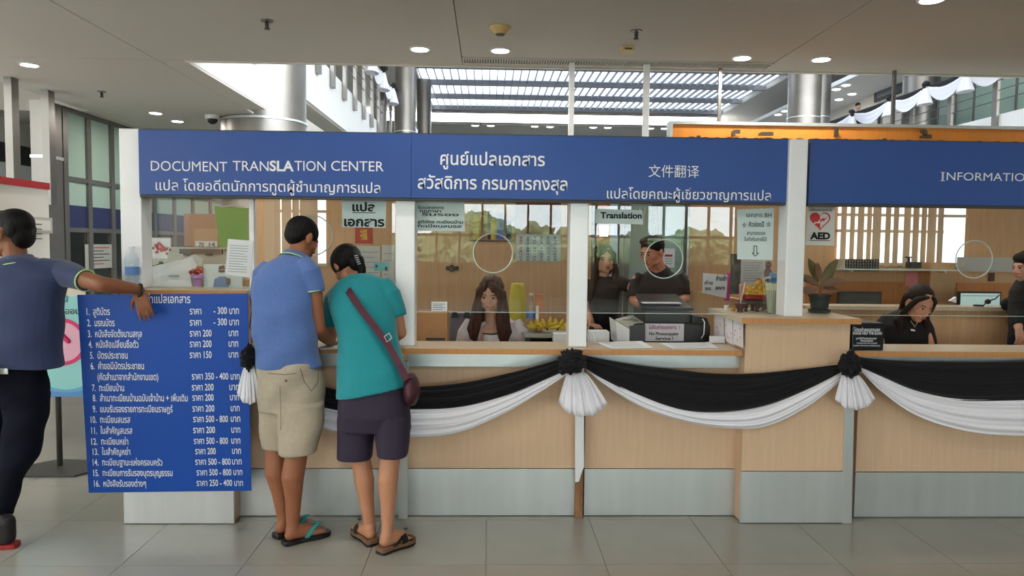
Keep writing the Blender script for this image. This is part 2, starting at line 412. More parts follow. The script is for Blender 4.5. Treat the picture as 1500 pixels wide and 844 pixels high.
# gallery shop sign, upper right
a = P(1284, 132, 26); b = P(1335, 118, 23)
sg = thing('shop_sign', (a.x, 25, 6.5), 'dark framed sign with pale letters on the upper right gallery wall', 'sign')
q = 14.93
def PXr(px, py, X):
    d = BAS @ np.array([(px-CX)/F, (CY-py)/F, -1.0]); t = X/d[0]; return Vector((X, t*d[1], EYE+t*d[2]))
a = PXr(1283, 130, q); b = PXr(1335, 113, q); a2 = PXr(1283, 150, q)
MB().prism([(q, a.y, a2.z), (q, b.y, a2.z), (q, b.y, a.z), (q, a.y, a.z)], (-.06, 0, 0)).bake('frame', M['dark'], sg)
MB().prism([(q-.065, a.y-.25, a2.z+.1), (q-.065, b.y+.25, a2.z+.1), (q-.065, b.y+.25, a.z-.1), (q-.065, a.y-.25, a.z-.1)], (-.02, 0, 0)).bake('panel', mat('slate_panel', S(74, 88, 104), .4), sg)
Lg = Lettering(); Lg.line('ZON', (q-.09, a.y-.7, a2.z+.35), (q-.09, (a.y+b.y)/2+.2, a2.z+.35), .6); Lg.line('HAIT', (q-.09, (a.y+b.y)/2-.3, a2.z+.35), (q-.09, b.y+.6, a2.z+.35), .6); Lg.bake(sg, M['letter'])
# ---- columns (stainless cylinders)
def column(cx, cy, r, z0, z1, label, bands=()):
    t = thing('round_column', (cx, cy, z0), label, 'column')
    MB().lathe((cx, cy, 0), [(r, z0), (r, z1)], 40).bake('shaft', M['steel2'], t, smooth=False)
    autosmooth(t.children[0], 30)
    for z in bands:
        o = MB().lathe((cx, cy, z), [(r, 0), (r+.012, .004), (r+.012, .03), (r, .034)], 40).bake('joint_band', M['steel'], t); autosmooth(o, 30)
p = P(387, 180, 10.6)
column(p.x, 10.6, .575, 0, 9, 'fat stainless round column behind the left end of the blue sign', (2.4, 3.25))
p = P(594, 150, 23); column(p.x, 23, .32, 0, 9, 'slim stainless column beside the left end of the skylight', (5, 7))
p = P(621, 180, 34); column(p.x, 34, .33, 0, 9, 'short looking far stainless column behind the slim left column', ())
p = P(555, 175, 21.8); column(p.x, 21.8, .17, 0, 9, 'narrow stainless column standing behind the left gallery fascia', ())
p = P(1178, 150, 19.5); column(p.x, 19.5, .42, 0, 9, 'tall stainless column at the right end of the skylight', (5, 6.2))
p = P(1200, 160, 25); column(p.x, 25, .35, 0, 8, 'banded stainless column just right of the tall one', (5, 6))
p = P(1347, 150, 23.2); column(p.x, 23.2, .5, 0, 8, 'wide stainless column behind the swagged right gallery rail', (5,))
# ---- gallery railings
def railing(X, y0, y1, step, label, side):
    t = thing('gallery_railing', (X, (y0+y1)/2, MEZ-.3), label, 'railing')
    ps = MB().box(-.035, .035, -.09, .09, -.35, 1.2).mesh('post'); ps.materials.append(M['steel2'])
    y = y0
    while y <= y1+.01:
        o = bpy.data.objects.new('post', ps); COL.objects.link(o); o.parent = t; o.location = Vector((X, y, MEZ))-ORG[t]; ORG[o] = ORG[t]; y += step
    for z in (.35, .6, .85): MB().tube([(X, y0, MEZ+z), (X, y1, MEZ+z)], .012, 6).bake('cable', M['steel2'], t)
    MB().tube([(X, y0, MEZ+1.2), (X, y1, MEZ+1.2)], .03, 8).bake('handrail', M['steel'], t)
railing(-3.1, 11.2, 33, 1.22, 'stainless railing along the left upper gallery edge', 1)
railing(12.75, 16.6, 34, 1.85, 'stainless railing along the right upper gallery edge', -1)
# swags along a gallery rail
def small_swag(X, ya, yb, z, label, group, off):
    t = thing('gallery_swag', (X, (ya+yb)/2, z), label, 'swag', group)
    for nm, mt, s0, s1, dx in (('black_drape', M['blackcloth'], 0, .34, 0), ('white_drape', M['whitecloth'], .22, .62, .03*off)):
        rs = []
        for j in range(7):
            v = j/6; row = []
            for i in range(15):
                u = i/14; e = 4*u*(1-u)
                row.append((X+off*.06+dx+.025*math.sin(v*17+u*3)*e, ya+(yb-ya)*u, z-(s0*e*.75+(s1-s0)*v*(.25+.75*e))))
            rs.append(row)
        o = MB().rings(rs, cap=False, closed=False).bake(nm, mt, t, smooth=True)
    mb = MB(); random.seed(int(ya*10))
    for k in range(9): mb.ell((X+off*.1+random.uniform(-.05, .05), ya+random.uniform(-.1, .1), z+random.uniform(-.1, .1)), (.07, .07, .07), 7, 5)
    mb.bake('knot', M['blackcloth'], t)
    mb = MB().rings([[(X+off*.1+.06*math.cos(a)*(1+2*v), ya+.1*math.sin(a)*(1+2*v), z-.08-.45*v) for a in [k*math.pi/5 for k in range(10)]] for v in (0, .5, 1)], cap=False)
    mb.bake('white_tail', M['whitecloth'], t)
for k in range(6):
    small_swag(-3.0, 18.4+2.0*k+.0, 20.4+2.0*k, MEZ+1.28, 'black and white swag on the left gallery rail, '+('topmost one cut by the ceiling edge', 'second from the top', 'third from the top', 'fourth from the top', 'fifth from the top', 'last one just above the blue sign')[k], 'left gallery swags', 1)
ks = [25.4, 23.0, 21.1, 19.3, 17.5]
nth = ['farthest of the right gallery swags, behind the column', 'second farthest swag on the right gallery rail', 'middle swag on the right gallery rail with a black knot', 'nearest big swag on the right gallery rail']
for k in range(4): small_swag(12.6, ks[k+1], ks[k], MEZ+1.28, 'black and white '+nth[k], None, -1)
small_swag(12.6, 25.4, 28.0, MEZ+1.28, 'black and white swag on the right gallery rail below the tiny onlooker', None, -1)
# palm behind the orange sign
pt = thing('potted_palm', Vector((P(1196, 178, 29.8).x, 29.8, MEZ)), 'small spiky green palm just above the orange sign', 'plant')
mb = MB(); random.seed(5); c = P(1196, 181, 29.8)
for k in range(16):
    a = random.uniform(.1, math.pi-.1); L = random.uniform(.4, .75)
    d = Vector((math.cos(a), random.uniform(-.3, .3), math.sin(a)*.8)); w = d.cross(Vector((0, 1, 0))).normalized()*.02
    mb.add([c-w, c+w, c+d*L], [(0, 1, 2)])
mb.bake('fronds', mat('palm_green', S(50, 66, 40), .6), pt)
MB().lathe((c.x, c.y, MEZ), [(.2, 0), (.26, .5), (.05, .52), (.04, c.z-MEZ)], 10).bake('pot', M['dark'], pt)
# ---- left side: low white wall (parallel to the hall axis), railing, steel post, frosted screen
wlw = root('wall_left_ramp', (-4.7, 6, 0))
Xw = -4.7
yw = 8.06
bx('plaster', M['wallpaint'], wlw, Xw-.15, Xw, 4.2, yw, 0, 2.13)
bx('red_trim', M['red'], wlw, Xw-.16, Xw+.015, 4.2, yw+.01, 2.13, 2.2)
bx('upper_wall', M['wallpaint'], wlw, -6.9, -6.8, 8, 17, 0, 4.5)
rt = thing('ramp_railing', (Xw-.4, 6, 2.2), 'stainless cable railing rising above the white wall at far left', 'railing')
for px in (22, 75):
    a = PXr(px, 280, Xw-.35)
    MB().box(Xw-.40, Xw-.32, a.y-.06, a.y+.06, 2.0, 3.6).bake('post', M['steel2'], rt)
for z in (2.55, 2.85, 3.15): MB().tube([(Xw-.35, 4, z), (Xw-.35, 7.6, z)], .012, 6).bake('cable', M['steel2'], rt)
for z in (2.45, 2.75, 3.0): MB().tube([(Xw-.9, 4.2, z-.02), (Xw-.9, 8.4, z-.02)], .010, 6).bake('cable', M['steel2'], rt)
MB().box(Xw-.4, Xw-.32, 4.2, 7.7, 3.42, 3.47).bake('handrail', M['steel2'], rt)
bx('dark_band', M['dark'], wlw, -6.8, -6.77, 8.2, 16, 2.68, 2.95)
bx('inner_parapet', M['white'], wlw, -6.8, -6.72, 8.2, 16, 0, 2.66)
sp = thing('steel_door_post', (-5.45, 9.5, 0), 'square stainless post between white wall and frosted screen', 'post')
bx('shaft', M['steel2'], sp, -5.62, -5.42, 9.3, 9.62, 0, 3.3)
bx('collar', M['steel'], sp, -5.63, -5.41, 9.29, 9.63, 2.6, 2.64)
# bright doorway slit at the end of the white wall
ex = root('door_1', (-5.6, 9, 0))
bx('lit_pane', mat('daylit_pane', (1, 1, 1), .5, emit=1.6), ex, -5.72, -5.70, 8.6, 9.3, 1.75, 2.12)
bx('leaf', M['dark'], ex, -5.74, -5.70, 8.6, 9.3, 0, 1.74)
fs_ = thing('frosted_screen', (-5.45, 12, 0), 'green frosted glass screen with steel mullions behind the left booth', 'screen')
Xf = -5.45; ys = [9.68, 10.24, 10.86, 11.5, 12.2, 12.95, 13.75, 14.6, 15.5, 16.45, 17.5]
for k in range(10):
    for z0, z1 in ((2.42, 3.24), (2.05, 2.36)):
        bx('pane', M['frost'], fs_, Xf-.01, Xf+.01, ys[k]+.05, ys[k+1]-.05, z0, z1)
    bx('blue_strip', mat('strip_blue', S(22, 32, 76), .5), fs_, Xf-.012, Xf+.016, ys[k]+.05, ys[k+1]-.05, 1.74, 2.05)
    bx('lower_pane', glass_mat('smoky_glass', (.45, .46, .43), 1.5), fs_, Xf-.006, Xf+.006, ys[k]+.05, ys[k+1]-.05, .1, 1.72)
for y in ys: bx('mullion', M['steel2'], fs_, Xf-.03, Xf+.04, y-.05, y+.05, 0, 3.3)
for z in (2.36, 3.24, 1.70, .04): bx('rail', M['steel2'], fs_, Xf-.03, Xf+.035, 9.68, 17.5, z, z+.06)
# notice behind the screen
a = PXr(125, 358, Xf+.03); b = PXr(166, 392, Xf+.03)
nt_ = thing('screen_notice', (Xf+.03, (a.y+b.y)/2, b.z), 'white notice with red marks taped on the screen below its blue strip', 'notice')
MB().box(Xf+.02, Xf+.024, a.y, b.y, b.z, a.z).bake('sheet', mat('glass_dimmed_paper', S(150, 150, 142), .8), nt_)  # paper colour greyed to carry the smoky glass's dimming
for k in range(6):
    z = a.z-.04-.045*k; MB().box(Xf+.025, Xf+.027, a.y+.1, b.y-.1-.15*(k % 2), z-.012, z).bake('print_line', M['red'] if k in (0, 5) else M['dark'], nt_)
# white wall's framed notice
a = PXr(38, 317, Xw+.01); b = PXr(77, 342, Xw+.01)
nf = thing('framed_notice', (Xw+.01, a.y, b.z), 'small clear framed notice on the white wall behind the leaning man', 'notice')
MB().box(Xw, Xw+.012, a.y-.6, b.y, b.z, a.z).bake('frame', mat('clear_frame', S(186, 180, 172), .3), nf)
MB().box(Xw+.012, Xw+.016, a.y-.55, b.y-.04, b.z+.03, a.z-.03).bake('sheet', M['wallpaint'], nf)
for k in range(4): MB().box(Xw+.017, Xw+.019, a.y+.08, b.y-.2, a.z-.08-.05*k, a.z-.07-.05*k).bake('print_line', M['dark'], nf)
# ---- ceiling fittings
def downlight(p, label, r=.075, on=True, grp=None):
    t = thing('downlight', (p.x, p.y, CEIL-.01), label, 'light', grp)
    o = MB().lathe((p.x, p.y, CEIL), [(r, -.012), (r+.016, -.012), (r+.02, -.001), (r, -.001)], 24).bake('trim_ring', M['white'], t)
    MB().lathe((p.x, p.y, CEIL), [(r*.98, -.014), (r*.98, -.0125)], 24).bake('lens', M['lamp'], t)
    l = area('lamp', (p.x, p.y, CEIL-.02), (0, 0, 0), .15, .15, 13, (1, .93, .84), shape='DISK'); l.parent = t; l.location = (0, 0, -.016)
for a in (((43, 94), 'round downlight at far left above the cable railing'), ((228, 165), 'left of the two small downlights behind the silver post'),
          ((260, 177), 'right of the two small downlights beside the dome camera'), ((615, 71), 'round downlight left of the long air slot'),
          ((733, 73), 'round downlight under the smoke detector'), ((1087, 84), 'warm round downlight at the right end of the air slot'),
          ((1203, 86), 'warm round downlight over the silver post of the information booth'), ((1365, -2), 'warm round downlight at the very top edge, right')):
    downlight(PZ(*a[0], CEIL), a[1])
k = 0
for x in (-3.6, -.3, 3.0, 6.3):
    for y in (-2.5, 1.0): k += 1; downlight(Vector((x, y, CEIL)), 'round downlight in the ceiling above the waiting hall', grp='hall ceiling downlights')
downlight(Vector((-.3, 3.2, CEIL)), 'round downlight in the ceiling above the waiting hall', grp='hall ceiling downlights')
downlight(Vector((6.3, 6.6, CEIL)), 'round downlight in the ceiling right of the information booth')
def sprinkler(px, py, label):
    p = PZ(px, py, CEIL); t = thing('sprinkler', (p.x, p.y, CEIL-.06), label, 'sprinkler')
    MB().lathe((p.x, p.y, CEIL), [(.045, -.008), (.05, 0)], 16).bake('escutcheon', M['steel2'], t)
    MB().lathe((p.x, p.y, CEIL), [(.012, -.06), (.016, -.03), (.012, -.008)], 10).bake('body', M['dark'], t)
    MB().lathe((p.x, p.y, CEIL), [(.022, -.066), (.022, -.06)], 12).bake('deflector', M['dark'], t)
sprinkler(391, 30, 'sprinkler head left of the middle of the ceiling'); sprinkler(149, 134, 'sprinkler head at left above the frosted screen'); sprinkler(932, 45, 'sprinkler head above the square yellow detector')
p = PZ(733, 40, CEIL); t = thing('smoke_detector', (p.x, p.y, CEIL-.06), 'round yellowed smoke detector above a downlight', 'detector')
autosmooth(MB().lathe((p.x, p.y, CEIL), [(.045, -.055), (.055, -.035), (.085, -.012), (.085, 0)], 24).bake('housing', M['brass'], t))
MB().lathe((p.x, p.y, CEIL), [(.03, -.062), (.04, -.054)], 16).bake('grille', M['dark'], t)
p = PZ(919, 69, CEIL); t = thing('gas_detector', (p.x, p.y, CEIL-.04), 'square yellow detector box below the middle sprinkler', 'detector')
bx('housing', M['brass'], t, p.x-.05, p.x+.05, p.y-.05, p.y+.05, CEIL-.04, CEIL); bx('vent', M['dark'], t, p.x-.03, p.x+.03, p.y-.053, p.y-.05, CEIL-.03, CEIL-.018)
p = PZ(311, 169, CEIL); t = thing('dome_camera', (p.x, p.y, CEIL-.12), 'white dome security camera with black bubble on the left ceiling', 'camera')
autosmooth(MB().lathe((p.x, p.y, CEIL), [(.09, -.05), (.1, -.02), (.1, 0)], 20).bake('housing', M['white'], t))
MB().ell((p.x, p.y, CEIL-.055), (.07, .07, .065)).bake('dome', M['black'], t, smooth=True)
# long slot diffuser
a = PZ(677, 88, CEIL); b = PZ(1130, 95, CEIL); yv = (a.y+b.y)/2
t = thing('air_slot', ((a.x+b.x)/2, yv, CEIL-.01), 'long thin slotted air diffuser near the ceiling edge', 'vent')
bx('recess', M['black'], t, a.x, b.x, yv-.08, yv+.08, CEIL-.004, CEIL-.001)
for s in (-1, 1): bx('frame', M['ceil'], t, a.x, b.x, yv+s*.085-.008, yv+s*.085+.008, CEIL-.012, CEIL-.001)
fm = MB().box(-.006, .006, -.08, .08, CEIL-.012, CEIL-.004).mesh('slat'); fm.materials.append(M['ceil'])
n = 120
for k in range(n):
    o = bpy.data.objects.new('slat', fm); COL.objects.link(o); o.parent = t; ORG[o] = ORG[t]; o.location = Vector((a.x+(b.x-a.x)*(k+.5)/n, yv, 0))-ORG[t]
# posts up to the ceiling edge and rods of the orange sign
for px, w, lab in ((837, .05, 'left of the two silver posts rising above the blue sign'), (946.5, .055, 'right silver post rising above the blue sign, beside the orange sign')):
    p = P(px, 150, 6.95); tag(MB().box(p.x-w/2, p.x+w/2, 6.93, 6.98, 0, CEIL).bake('silver_pole', M['alu'], bevel=.004), lab, 'post')
os_ = thing('orange_sign', (3.5, 7.0, 2.2), 'long orange wooden sign with dark raised letters behind the blue sign', 'sign')
a = P(985, 182, 7.0); zt = a.z
bx('board', M['orange'], os_, a.x, 8.5, 7.0, 7.08, 2.2, zt)
bx('top_trim', M['steel'], os_, a.x-.03, 8.53, 6.98, 7.1, zt, zt+.03); bx('side_trim', M['steel'], os_, a.x-.03, a.x, 6.98, 7.1, 2.2, zt)
Lo = Lettering(); bl = P(1000, 232, 6.96)
Lo.line('ศูนย์บริการข่าวสารข้อมูลกรมการกงสุล', (a.x+.1, 6.96, bl.z), (6.4, 6.96, bl.z), .36, .01)
o = Lo.bake(os_, M['letter_grey']); md = o.modifiers.new('s', 'SOLIDIFY'); md.thickness = .03; md.offset = 0
for px, top in ((1054, 0), (1309, 0)):
    p = P(px, 150, 7.04); bx('hanger', M['steel2'], os_, p.x-.014, p.x+.014, 7.03, 7.06, zt+.03, CEIL)
# ================================================================ BOOTH
YP, YB, YG = 4.265, 4.145, 4.31      # panel face, protruding box face, glass
def X(px, py, Y): return P(px, py, Y).x
def Z(px, py, Y): return P(px, py, Y).z
LZ = Z(716, 511, 4.14)               # main ledge top
RZ = Z(1160, 466, 4.08)              # raised ledge top, right
BZ = Z(280, 425, 4.10)               # box top, left
# ---- lower fronts
def counter(name, label, px0, px1, Y, ztop, apron, wood_top, plz, pyfloor=700):
    x0, x1 = X(px0, 700, Y), X(px1, 700, Y)
    t = thing(name, ((x0+x1)/2, Y, 0), label, 'counter')
    bx('carcass', M['wood'], t, x0+.005, x1-.005, Y+.02, Y+.22, 0.01, ztop-.04)
    bx('front_panel', M['wood'], t, x0+.003, x1-.003, Y, Y+.02, plz+.004, wood_top, bevel=.002)
    bx('kick_plate', M['steel'], t, x0+.003, x1-.003, Y-.004, Y+.018, .004, plz, bevel=.002)
    if apron: bx('apron', M['steel'], t, x0, x1, Y-.03, Y+.0, apron[0], apron[1], bevel=.003)
    return t
plz = Z(716, 687, YP); apz = Z(716, 538, YP-.03)
counter('counter', 'lower counter front behind the two customers', 346, 585, YP, LZ-.03, (apz, LZ-.03), apz+.02, plz)
counter('counter', 'counter front below the seated clerk, under the first full swag', 597, 843, YP, LZ-.03, (apz, LZ-.03), apz+.02, plz)
counter('counter', 'counter front below the copier window, right of the torn metal strip', 855, 1082, YP, LZ-.03, (apz, LZ-.03), apz+.02, plz)
counter('counter', 'raised box counter front carrying the silver post and plant', 1085, 1238, YB, RZ-.03, None, RZ-.03, Z(1160, 691, YB))
counter('counter', 'information booth counter front at right under the last swag', 1252, 1720, YP-.03, LZ-.03, (apz+.02, LZ-.03), apz+.02, Z(1400, 690, YP))
counter('counter', 'left end box counter behind the blue price board', 180, 343, YB, BZ-.03, None, BZ-.03, Z(240, 712, YB))
# return faces of the raised box
xr0, xr1 = X(1085, 600, YB), X(1238, 600, YB)
# ledges
def ledge(name, label, x0, x1, y0, y1, z, th=.032):
    t = thing(name, ((x0+x1)/2, y0, z-th), label, 'countertop')
    bx('slab', M['woodtop'], t, x0, x1, y0+.006, y1, z-th, z, bevel=.002); bx('edge_band', M['woodedge'], t, x0, x1, y0, y0+.006, z-th, z-.001)
    return t
xa = X(366, 511, 4.14)
ledge('countertop', 'pale laminate countertop where the two customers write and the clerk sits', X(366, 511, 4.14), X(848, 515, 4.14), 4.14, 4.46, LZ)
ledge('countertop', 'pale countertop with loose papers in front of the copier', X(848, 515, 4.14)+.002, xr0-.003, 4.14, 4.46, LZ)
ledge('countertop', 'information booth countertop carrying the black charity box', xr1+.012, X(1720, 512, 4.14), 4.14, 4.46, LZ)
rl = ledge('countertop', 'raised countertop with the golden figurine and potted plant', xr0-.03, xr1+.04, 4.075, 4.72, RZ)
bx('return_panel', M['wood'], rl, xr0+.002, xr0+.02, 4.37, 4.70, LZ-.3, RZ-.033)
bx('return_panel', M['wood'], rl, xr1-.02, xr1-.002, 4.37, 4.70, LZ-.3, RZ-.033)
ledge('countertop', 'short white topped ledge of the left end box', X(212, 425, 4.1)-.12, X(362, 425, 4.1), 4.09, 4.55, BZ)
# ---- lower strips (metal covers of the posts)
def strip(px_top, px_bot, w, ytop, ybot, label, Y, torn=False):
    a = P(px_top, ytop, Y); b = PZ(px_bot, ybot, 0.0); b = Vector((X(px_bot, ybot, Y), Y, 0.002))
    t = thing('post_cover', (a.x, Y, 0), label, 'post')
    h = w/2
    if torn:
        zt = Z(848, 692, Y)
        MB().prism([(b.x-h, Y, zt-.06), (b.x-h*.1, Y, zt-.055), (b.x+h*.6, Y, zt+.01), (b.x+h, Y, zt+.03), (a.x+h, Y, a.z), (a.x-h, Y, a.z)], (0, .02, 0)).bake('metal_sleeve', M['alu'], t)
        bx('bare_timber', M['woodraw'], t, b.x-h+.004, b.x+h-.002, Y+.021, Y+.06, .002, a.z)
    else:
        MB().prism([(b.x-h, Y, b.z), (b.x+h, Y, b.z), (a.x+h, Y, a.z), (a.x-h, Y, a.z)], (0, .06, 0)).bake('metal_sleeve', M['steel'], t, bevel=.002)
strip(591, 590, .052, 530, 764, 'narrow steel post cover behind the woman in teal', 4.21)
strip(849, 848, .050, 530, 762, 'torn silver post cover showing bare timber near the floor', 4.205, True)
strip(1246, 1241, .055, 530, 765, 'narrow steel post cover under the right knot', 4.135)
# ---- silver posts
def post(pl, pr, pyt, pyb, label, Y=4.225, ztop=None, zbot=None):
    x0, x1 = X(pl, (pyt+pyb)/2, Y), X(pr, (pyt+pyb)/2, Y)
    zt = ztop if ztop else Z((pl+pr)/2, pyt, Y); zb = zbot if zbot else Z((pl+pr)/2, pyb, Y)
    return tag(MB().box(x0, x1, Y, Y+.13, zb, zt).bake('silver_post', M['alu'], bevel=.006), label, 'post')
ST = Z(600, 197, 4.19); SB = Z(600, 290, 4.19)
post(176, 207, 188, 430, 'leftmost full height silver post with a water bottle before it', zbot=BZ+.001, Y=4.195, ztop=ST+.01)
post(579, 607.5, 290, 508, 'silver post right of the woman in teal', zbot=LZ+.001)
post(834, 861, 296, 508, 'silver post between the clerk window and the copier window', zbot=LZ+.001)
post(1153, 1180, 205, 466, 'silver post standing on the raised box between the two blue signs', zbot=RZ+.001, Y=4.14, ztop=ST+.0)
# ---- blue overhead signs
s1 = thing('overhead_sign', (-.3, 4.19, SB), 'long blue overhead sign reading DOCUMENT TRANSLATION CENTER with Thai and Chinese lines', 'sign')
x0 = X(206.5, 240, 4.19); x1 = X(1157, 250, 4.19); xm = X(603, 240, 4.19)
bx('panel', M['blue'], s1, x0, xm-.001, 4.165, 4.19, SB, ST); bx('panel', M['blue'], s1, xm+.001, x1, 4.165, 4.19, SB, ST)
bx('lower_lip', M['dark'], s1, x0, x1, 4.17, 4.225, SB-.016, SB-.001); bx('top_cap', M['dark'], s1, x0, x1, 4.17, 4.35, ST, ST+.006)
bx('rear_panel', M['blue'], s1, x0, x1, 4.34, 4.36, SB, ST)
L = Lettering(); YS = 4.163
tl(L, 'DOCUMENT', 221, 333, 250, 21, YS); tl(L, 'TRAN', 341, 393.5, 250, 21, YS); tl(L, 'TION', 431.5, 477, 250, 21, YS); tl(L, 'CENTER', 485, 562, 250, 21, YS)
tl(L, 'แปล โดยอดีตนักการทูตผู้ชำนาญการแปล', 228, 557, 278.5, 21, YS, .004)
tl(L, 'SLA', 395, 430.5, 250.2, 21, YS, .03, lift=.001)
tl(L, 'ศูนย์แปลเอกสาร', 645, 798, 241, 26, YS, .012)
tl(L, 'สวัสดิการ กรมการกงสุล', 612, 831, 276, 26, YS, .012)
tl(L, '文件翻译', 950, 1024, 258, 20, YS)
tl(L, 'แปลโดยคณะผู้เชี่ยวชาญการแปล', 889, 1129, 290.5, 20, YS, .004)
L.bake(s1, M['letter'])
ST2, SB2 = Z(1340, 208, 4.19), Z(1340, 300, 4.19)
s2 = thing('overhead_sign', (4, 4.19, SB2), 'blue overhead sign at right reading INFORMATION', 'sign')
x0 = X(1183, 250, 4.19); x1 = X(1760, 250, 4.19)
bx('panel', M['blue'], s2, x0, x1, 4.165, 4.19, SB2, ST2); bx('lower_lip', M['dark'], s2, x0, x1, 4.17, 4.225, SB2-.016, SB2-.001)
bx('rear_panel', M['blue'], s2, x0, x1, 4.34, 4.36, SB2, ST2); bx('top_cap', M['dark'], s2, x0, x1, 4.17, 4.35, ST2, ST2+.006)
L = Lettering()
tl(L, 'I', 1379.5, 1382, 264, 17.5, YS); tl(L, '-', 1377.5, 1384, 254.8, 10, YS); tl(L, '-', 1377.5, 1384, 267.0, 10, YS); tl(L, 'NFORMATION', 1386.5, 1516, 264, 17, YS)
L.bake(s2, M['letter'])
# ---- glass panes with a round speech hole and polished rim
def pane(label, x0, x1, z0, z1, Y, hole=None, joint=None):
    t = thing('glass_screen', ((x0+x1)/2, Y, z0), label, 'glass')
    mb = MB()
    if hole:
        cx, cz, r = hole; n = 48; inner = []; outer = []
        for k in range(n):
            a = 2*math.pi*k/n; c, s = math.cos(a), math.sin(a); inner.append((cx+r*c, Y, cz+r*s))
            tx = ((x1-cx)/c if c > 0 else (x0-cx)/c) if abs(c) > 1e-6 else 1e9; tz = ((z1-cz)/s if s > 0 else (z0-cz)/s) if abs(s) > 1e-6 else 1e9
            q = min(tx, tz); outer.append((cx+q*c, Y, cz+q*s))
        vs = inner+outer; mb.add(vs, [(k, (k+1) % n, (k+1) % n+n, k+n) for k in range(n)])
        cs = [(x0, z0), (x1, z0), (x1, z1), (x0, z1)]
        for (ax, az) in cs:     # fill corners
            b0 = None
            for k in range(n):
                o1, o2 = outer[k], outer[(k+1) % n]
                if (abs(o1[0]-ax) < 1e-6 and abs(o2[2]-az) < 1e-6) or (abs(o1[2]-az) < 1e-6 and abs(o2[0]-ax) < 1e-6):
                    mb.add([o1, o2, (ax, Y, az)], [(0, 1, 2)])
        mb.bake('sheet', M['glass'], t, recalc=False)
        ring = MB().tube([(cx+r*math.cos(a), Y, cz+r*math.sin(a)) for a in [2*math.pi*k/48 for k in range(49)]], .0035, 6, cap=False)
        ring.bake('hole_rim', M['rim'], t)
    else:
        mb.add([(x0, Y, z0), (x1, Y, z0), (x1, Y, z1), (x0, Y, z1)], [(0, 1, 2, 3)]); mb.bake('sheet', M['glass'], t, recalc=False)
    bx('lower_edge', M['rim'], t, x0, x1, Y-.003, Y+.003, z0-.003, z0)
    return t
GZ0 = Z(716, 457, YG); GZ1 = SB+.03
c = P(470, 345, YG)
pane('narrow glass pane at the left end before the beige scanner', X(207, 350, YG), X(367, 350, YG), BZ+.004, GZ1, YG)
pane('glass pane behind which the customers read, with Thai sign taped on', X(373, 350, YG), X(579, 350, YG), GZ0, GZ1, YG, (c.x-.05, c.z, .115))
bx_ = tag(MB().box(X(366.5, 350, YG), X(373, 350, YG), YG-.015, YG+.015, LZ+.002, SB).bake('glazing_bar', M['alu']), 'slim pale glazing bar right of the green folder', 'bar')
c = P(722, 371, YG); pane('glass pane before the seated clerk with a round speech hole', X(607, 400, YG), X(834, 400, YG), GZ0, GZ1, YG, (c.x, c.z, .115))
c = P(972.5, 379.5, YG); pane('glass pane of the copier window with a round speech hole', X(861, 400, YG), X(1150, 400, YG), GZ0, GZ1, YG, (c.x, c.z, .113))
c = P(1427, 380, YG); pane('glass pane of the information booth with a round speech hole', X(1180, 400, YG), X(1720, 400, YG), GZ0, GZ1, YG, (c.x, c.z, .112))
# ---- booth rear partition (inside), glass doors
YR = 6.4
bw = root('wall_booth_rear', (0, YR, 0))
bx('laminate', M['woodin'], bw, X(376, 350, YR), X(866, 350, YR), YR, YR+.06, 0, 2.3)
bx('laminate', M['woodin'], bw, X(1010, 350, YR), X(1163, 350, YR), YR, YR+.06, 0, 2.3)
bx('laminate', M['woodin'], bw, X(1163, 350, YR), X(1330, 350, YR), YR, YR+.06, 0, 2.3)
bx('laminate', M['woodin'], bw, X(1330, 350, YR), 7.5, YR, YR+.06, 0, 2.3)
xd0, xd1 = X(866, 350, YR), X(1010, 350, YR)
dr = root('door_2', ((xd0+xd1)/2, YR, 0))
n = 3; wd = (xd1-xd0)/n
for k in range(n):
    a, b = xd0+wd*k, xd0+wd*(k+1)
    bx('stile', M['steel2'], dr, a+.005, a+.045, YR, YR+.05, 0, 2.25); bx('stile', M['steel2'], dr, b-.045, b-.005, YR, YR+.05, 0, 2.25)
    bx('rail', M['steel2'], dr, a+.045, b-.045, YR, YR+.05, 2.17, 2.25); bx('rail', M['steel2'], dr, a+.045, b-.045, YR, YR+.05, .02, .12)
    bx('pane', M['frost'] if k != 0 else M['glass'], dr, a+.045, b-.045, YR+.02, YR+.028, .12, 2.17)
MB().tube([(xd1-.025, YR-.05, 1.35), (xd1-.025, YR-.05, 1.85)], .012, 8).bake('door_handle', M['steel'], dr)
# side partitions inside
xs_ = X(1125, 430, 4.9)
pw = root('partition_inner', (xs_, 5.4, 0))
xq = X(1010, 425, 6.3)
MB().prism([(xq, 6.38, 0), (xs_+.05, 4.75, 0), (xs_+.05, 4.75, RZ+.0), (xq, 6.38, RZ+.02)], (.05, .01, 0)).bake('half_panel', M['woodin'], pw)
# low partition and desk of the information booth
yl = 5.7; zl = Z(1400, 455, yl)
bx('low_panel', M['woodin'], pw, X(1180, 450, yl), 7, yl, yl+.04, 0, Z(1240, 454, yl))
bx('panel_cap', M['woodtop'], pw, X(1180, 450, yl), 7, yl-.02, yl+.2, zl, zl+.03)
a, b = X(1362, 420, YR-.2), X(1398, 420, YR-.2)
bx('pilaster', M['woodin'], pw, a, b, YR-.2, YR-.002, 0, Z(1380, 385, YR-.2))
for px0, px1 in ((1180, 1358), (1400, 1700)):
    bx('orange_infill', M['woodor'], pw, X(px0, 430, YR), X(px1, 430, YR), YR-.012, YR-.001, .8, Z(1300, 413, YR))
bx('pale_band', mat('pale_band', S(186, 188, 182), .5), pw, X(1400, 390, YR), 7.3, YR-.014, YR-.002, Z(1440, 398, YR), Z(1440, 377, YR))
bx('mirrored_transom', M['woodtop'], pw, X(1225, 330, YR), X(1380, 330, YR), YR-.03, YR-.002, Z(1300, 341, YR), Z(1300, 337, YR))  # solid rail standing in for the facade transom reflected in the glass
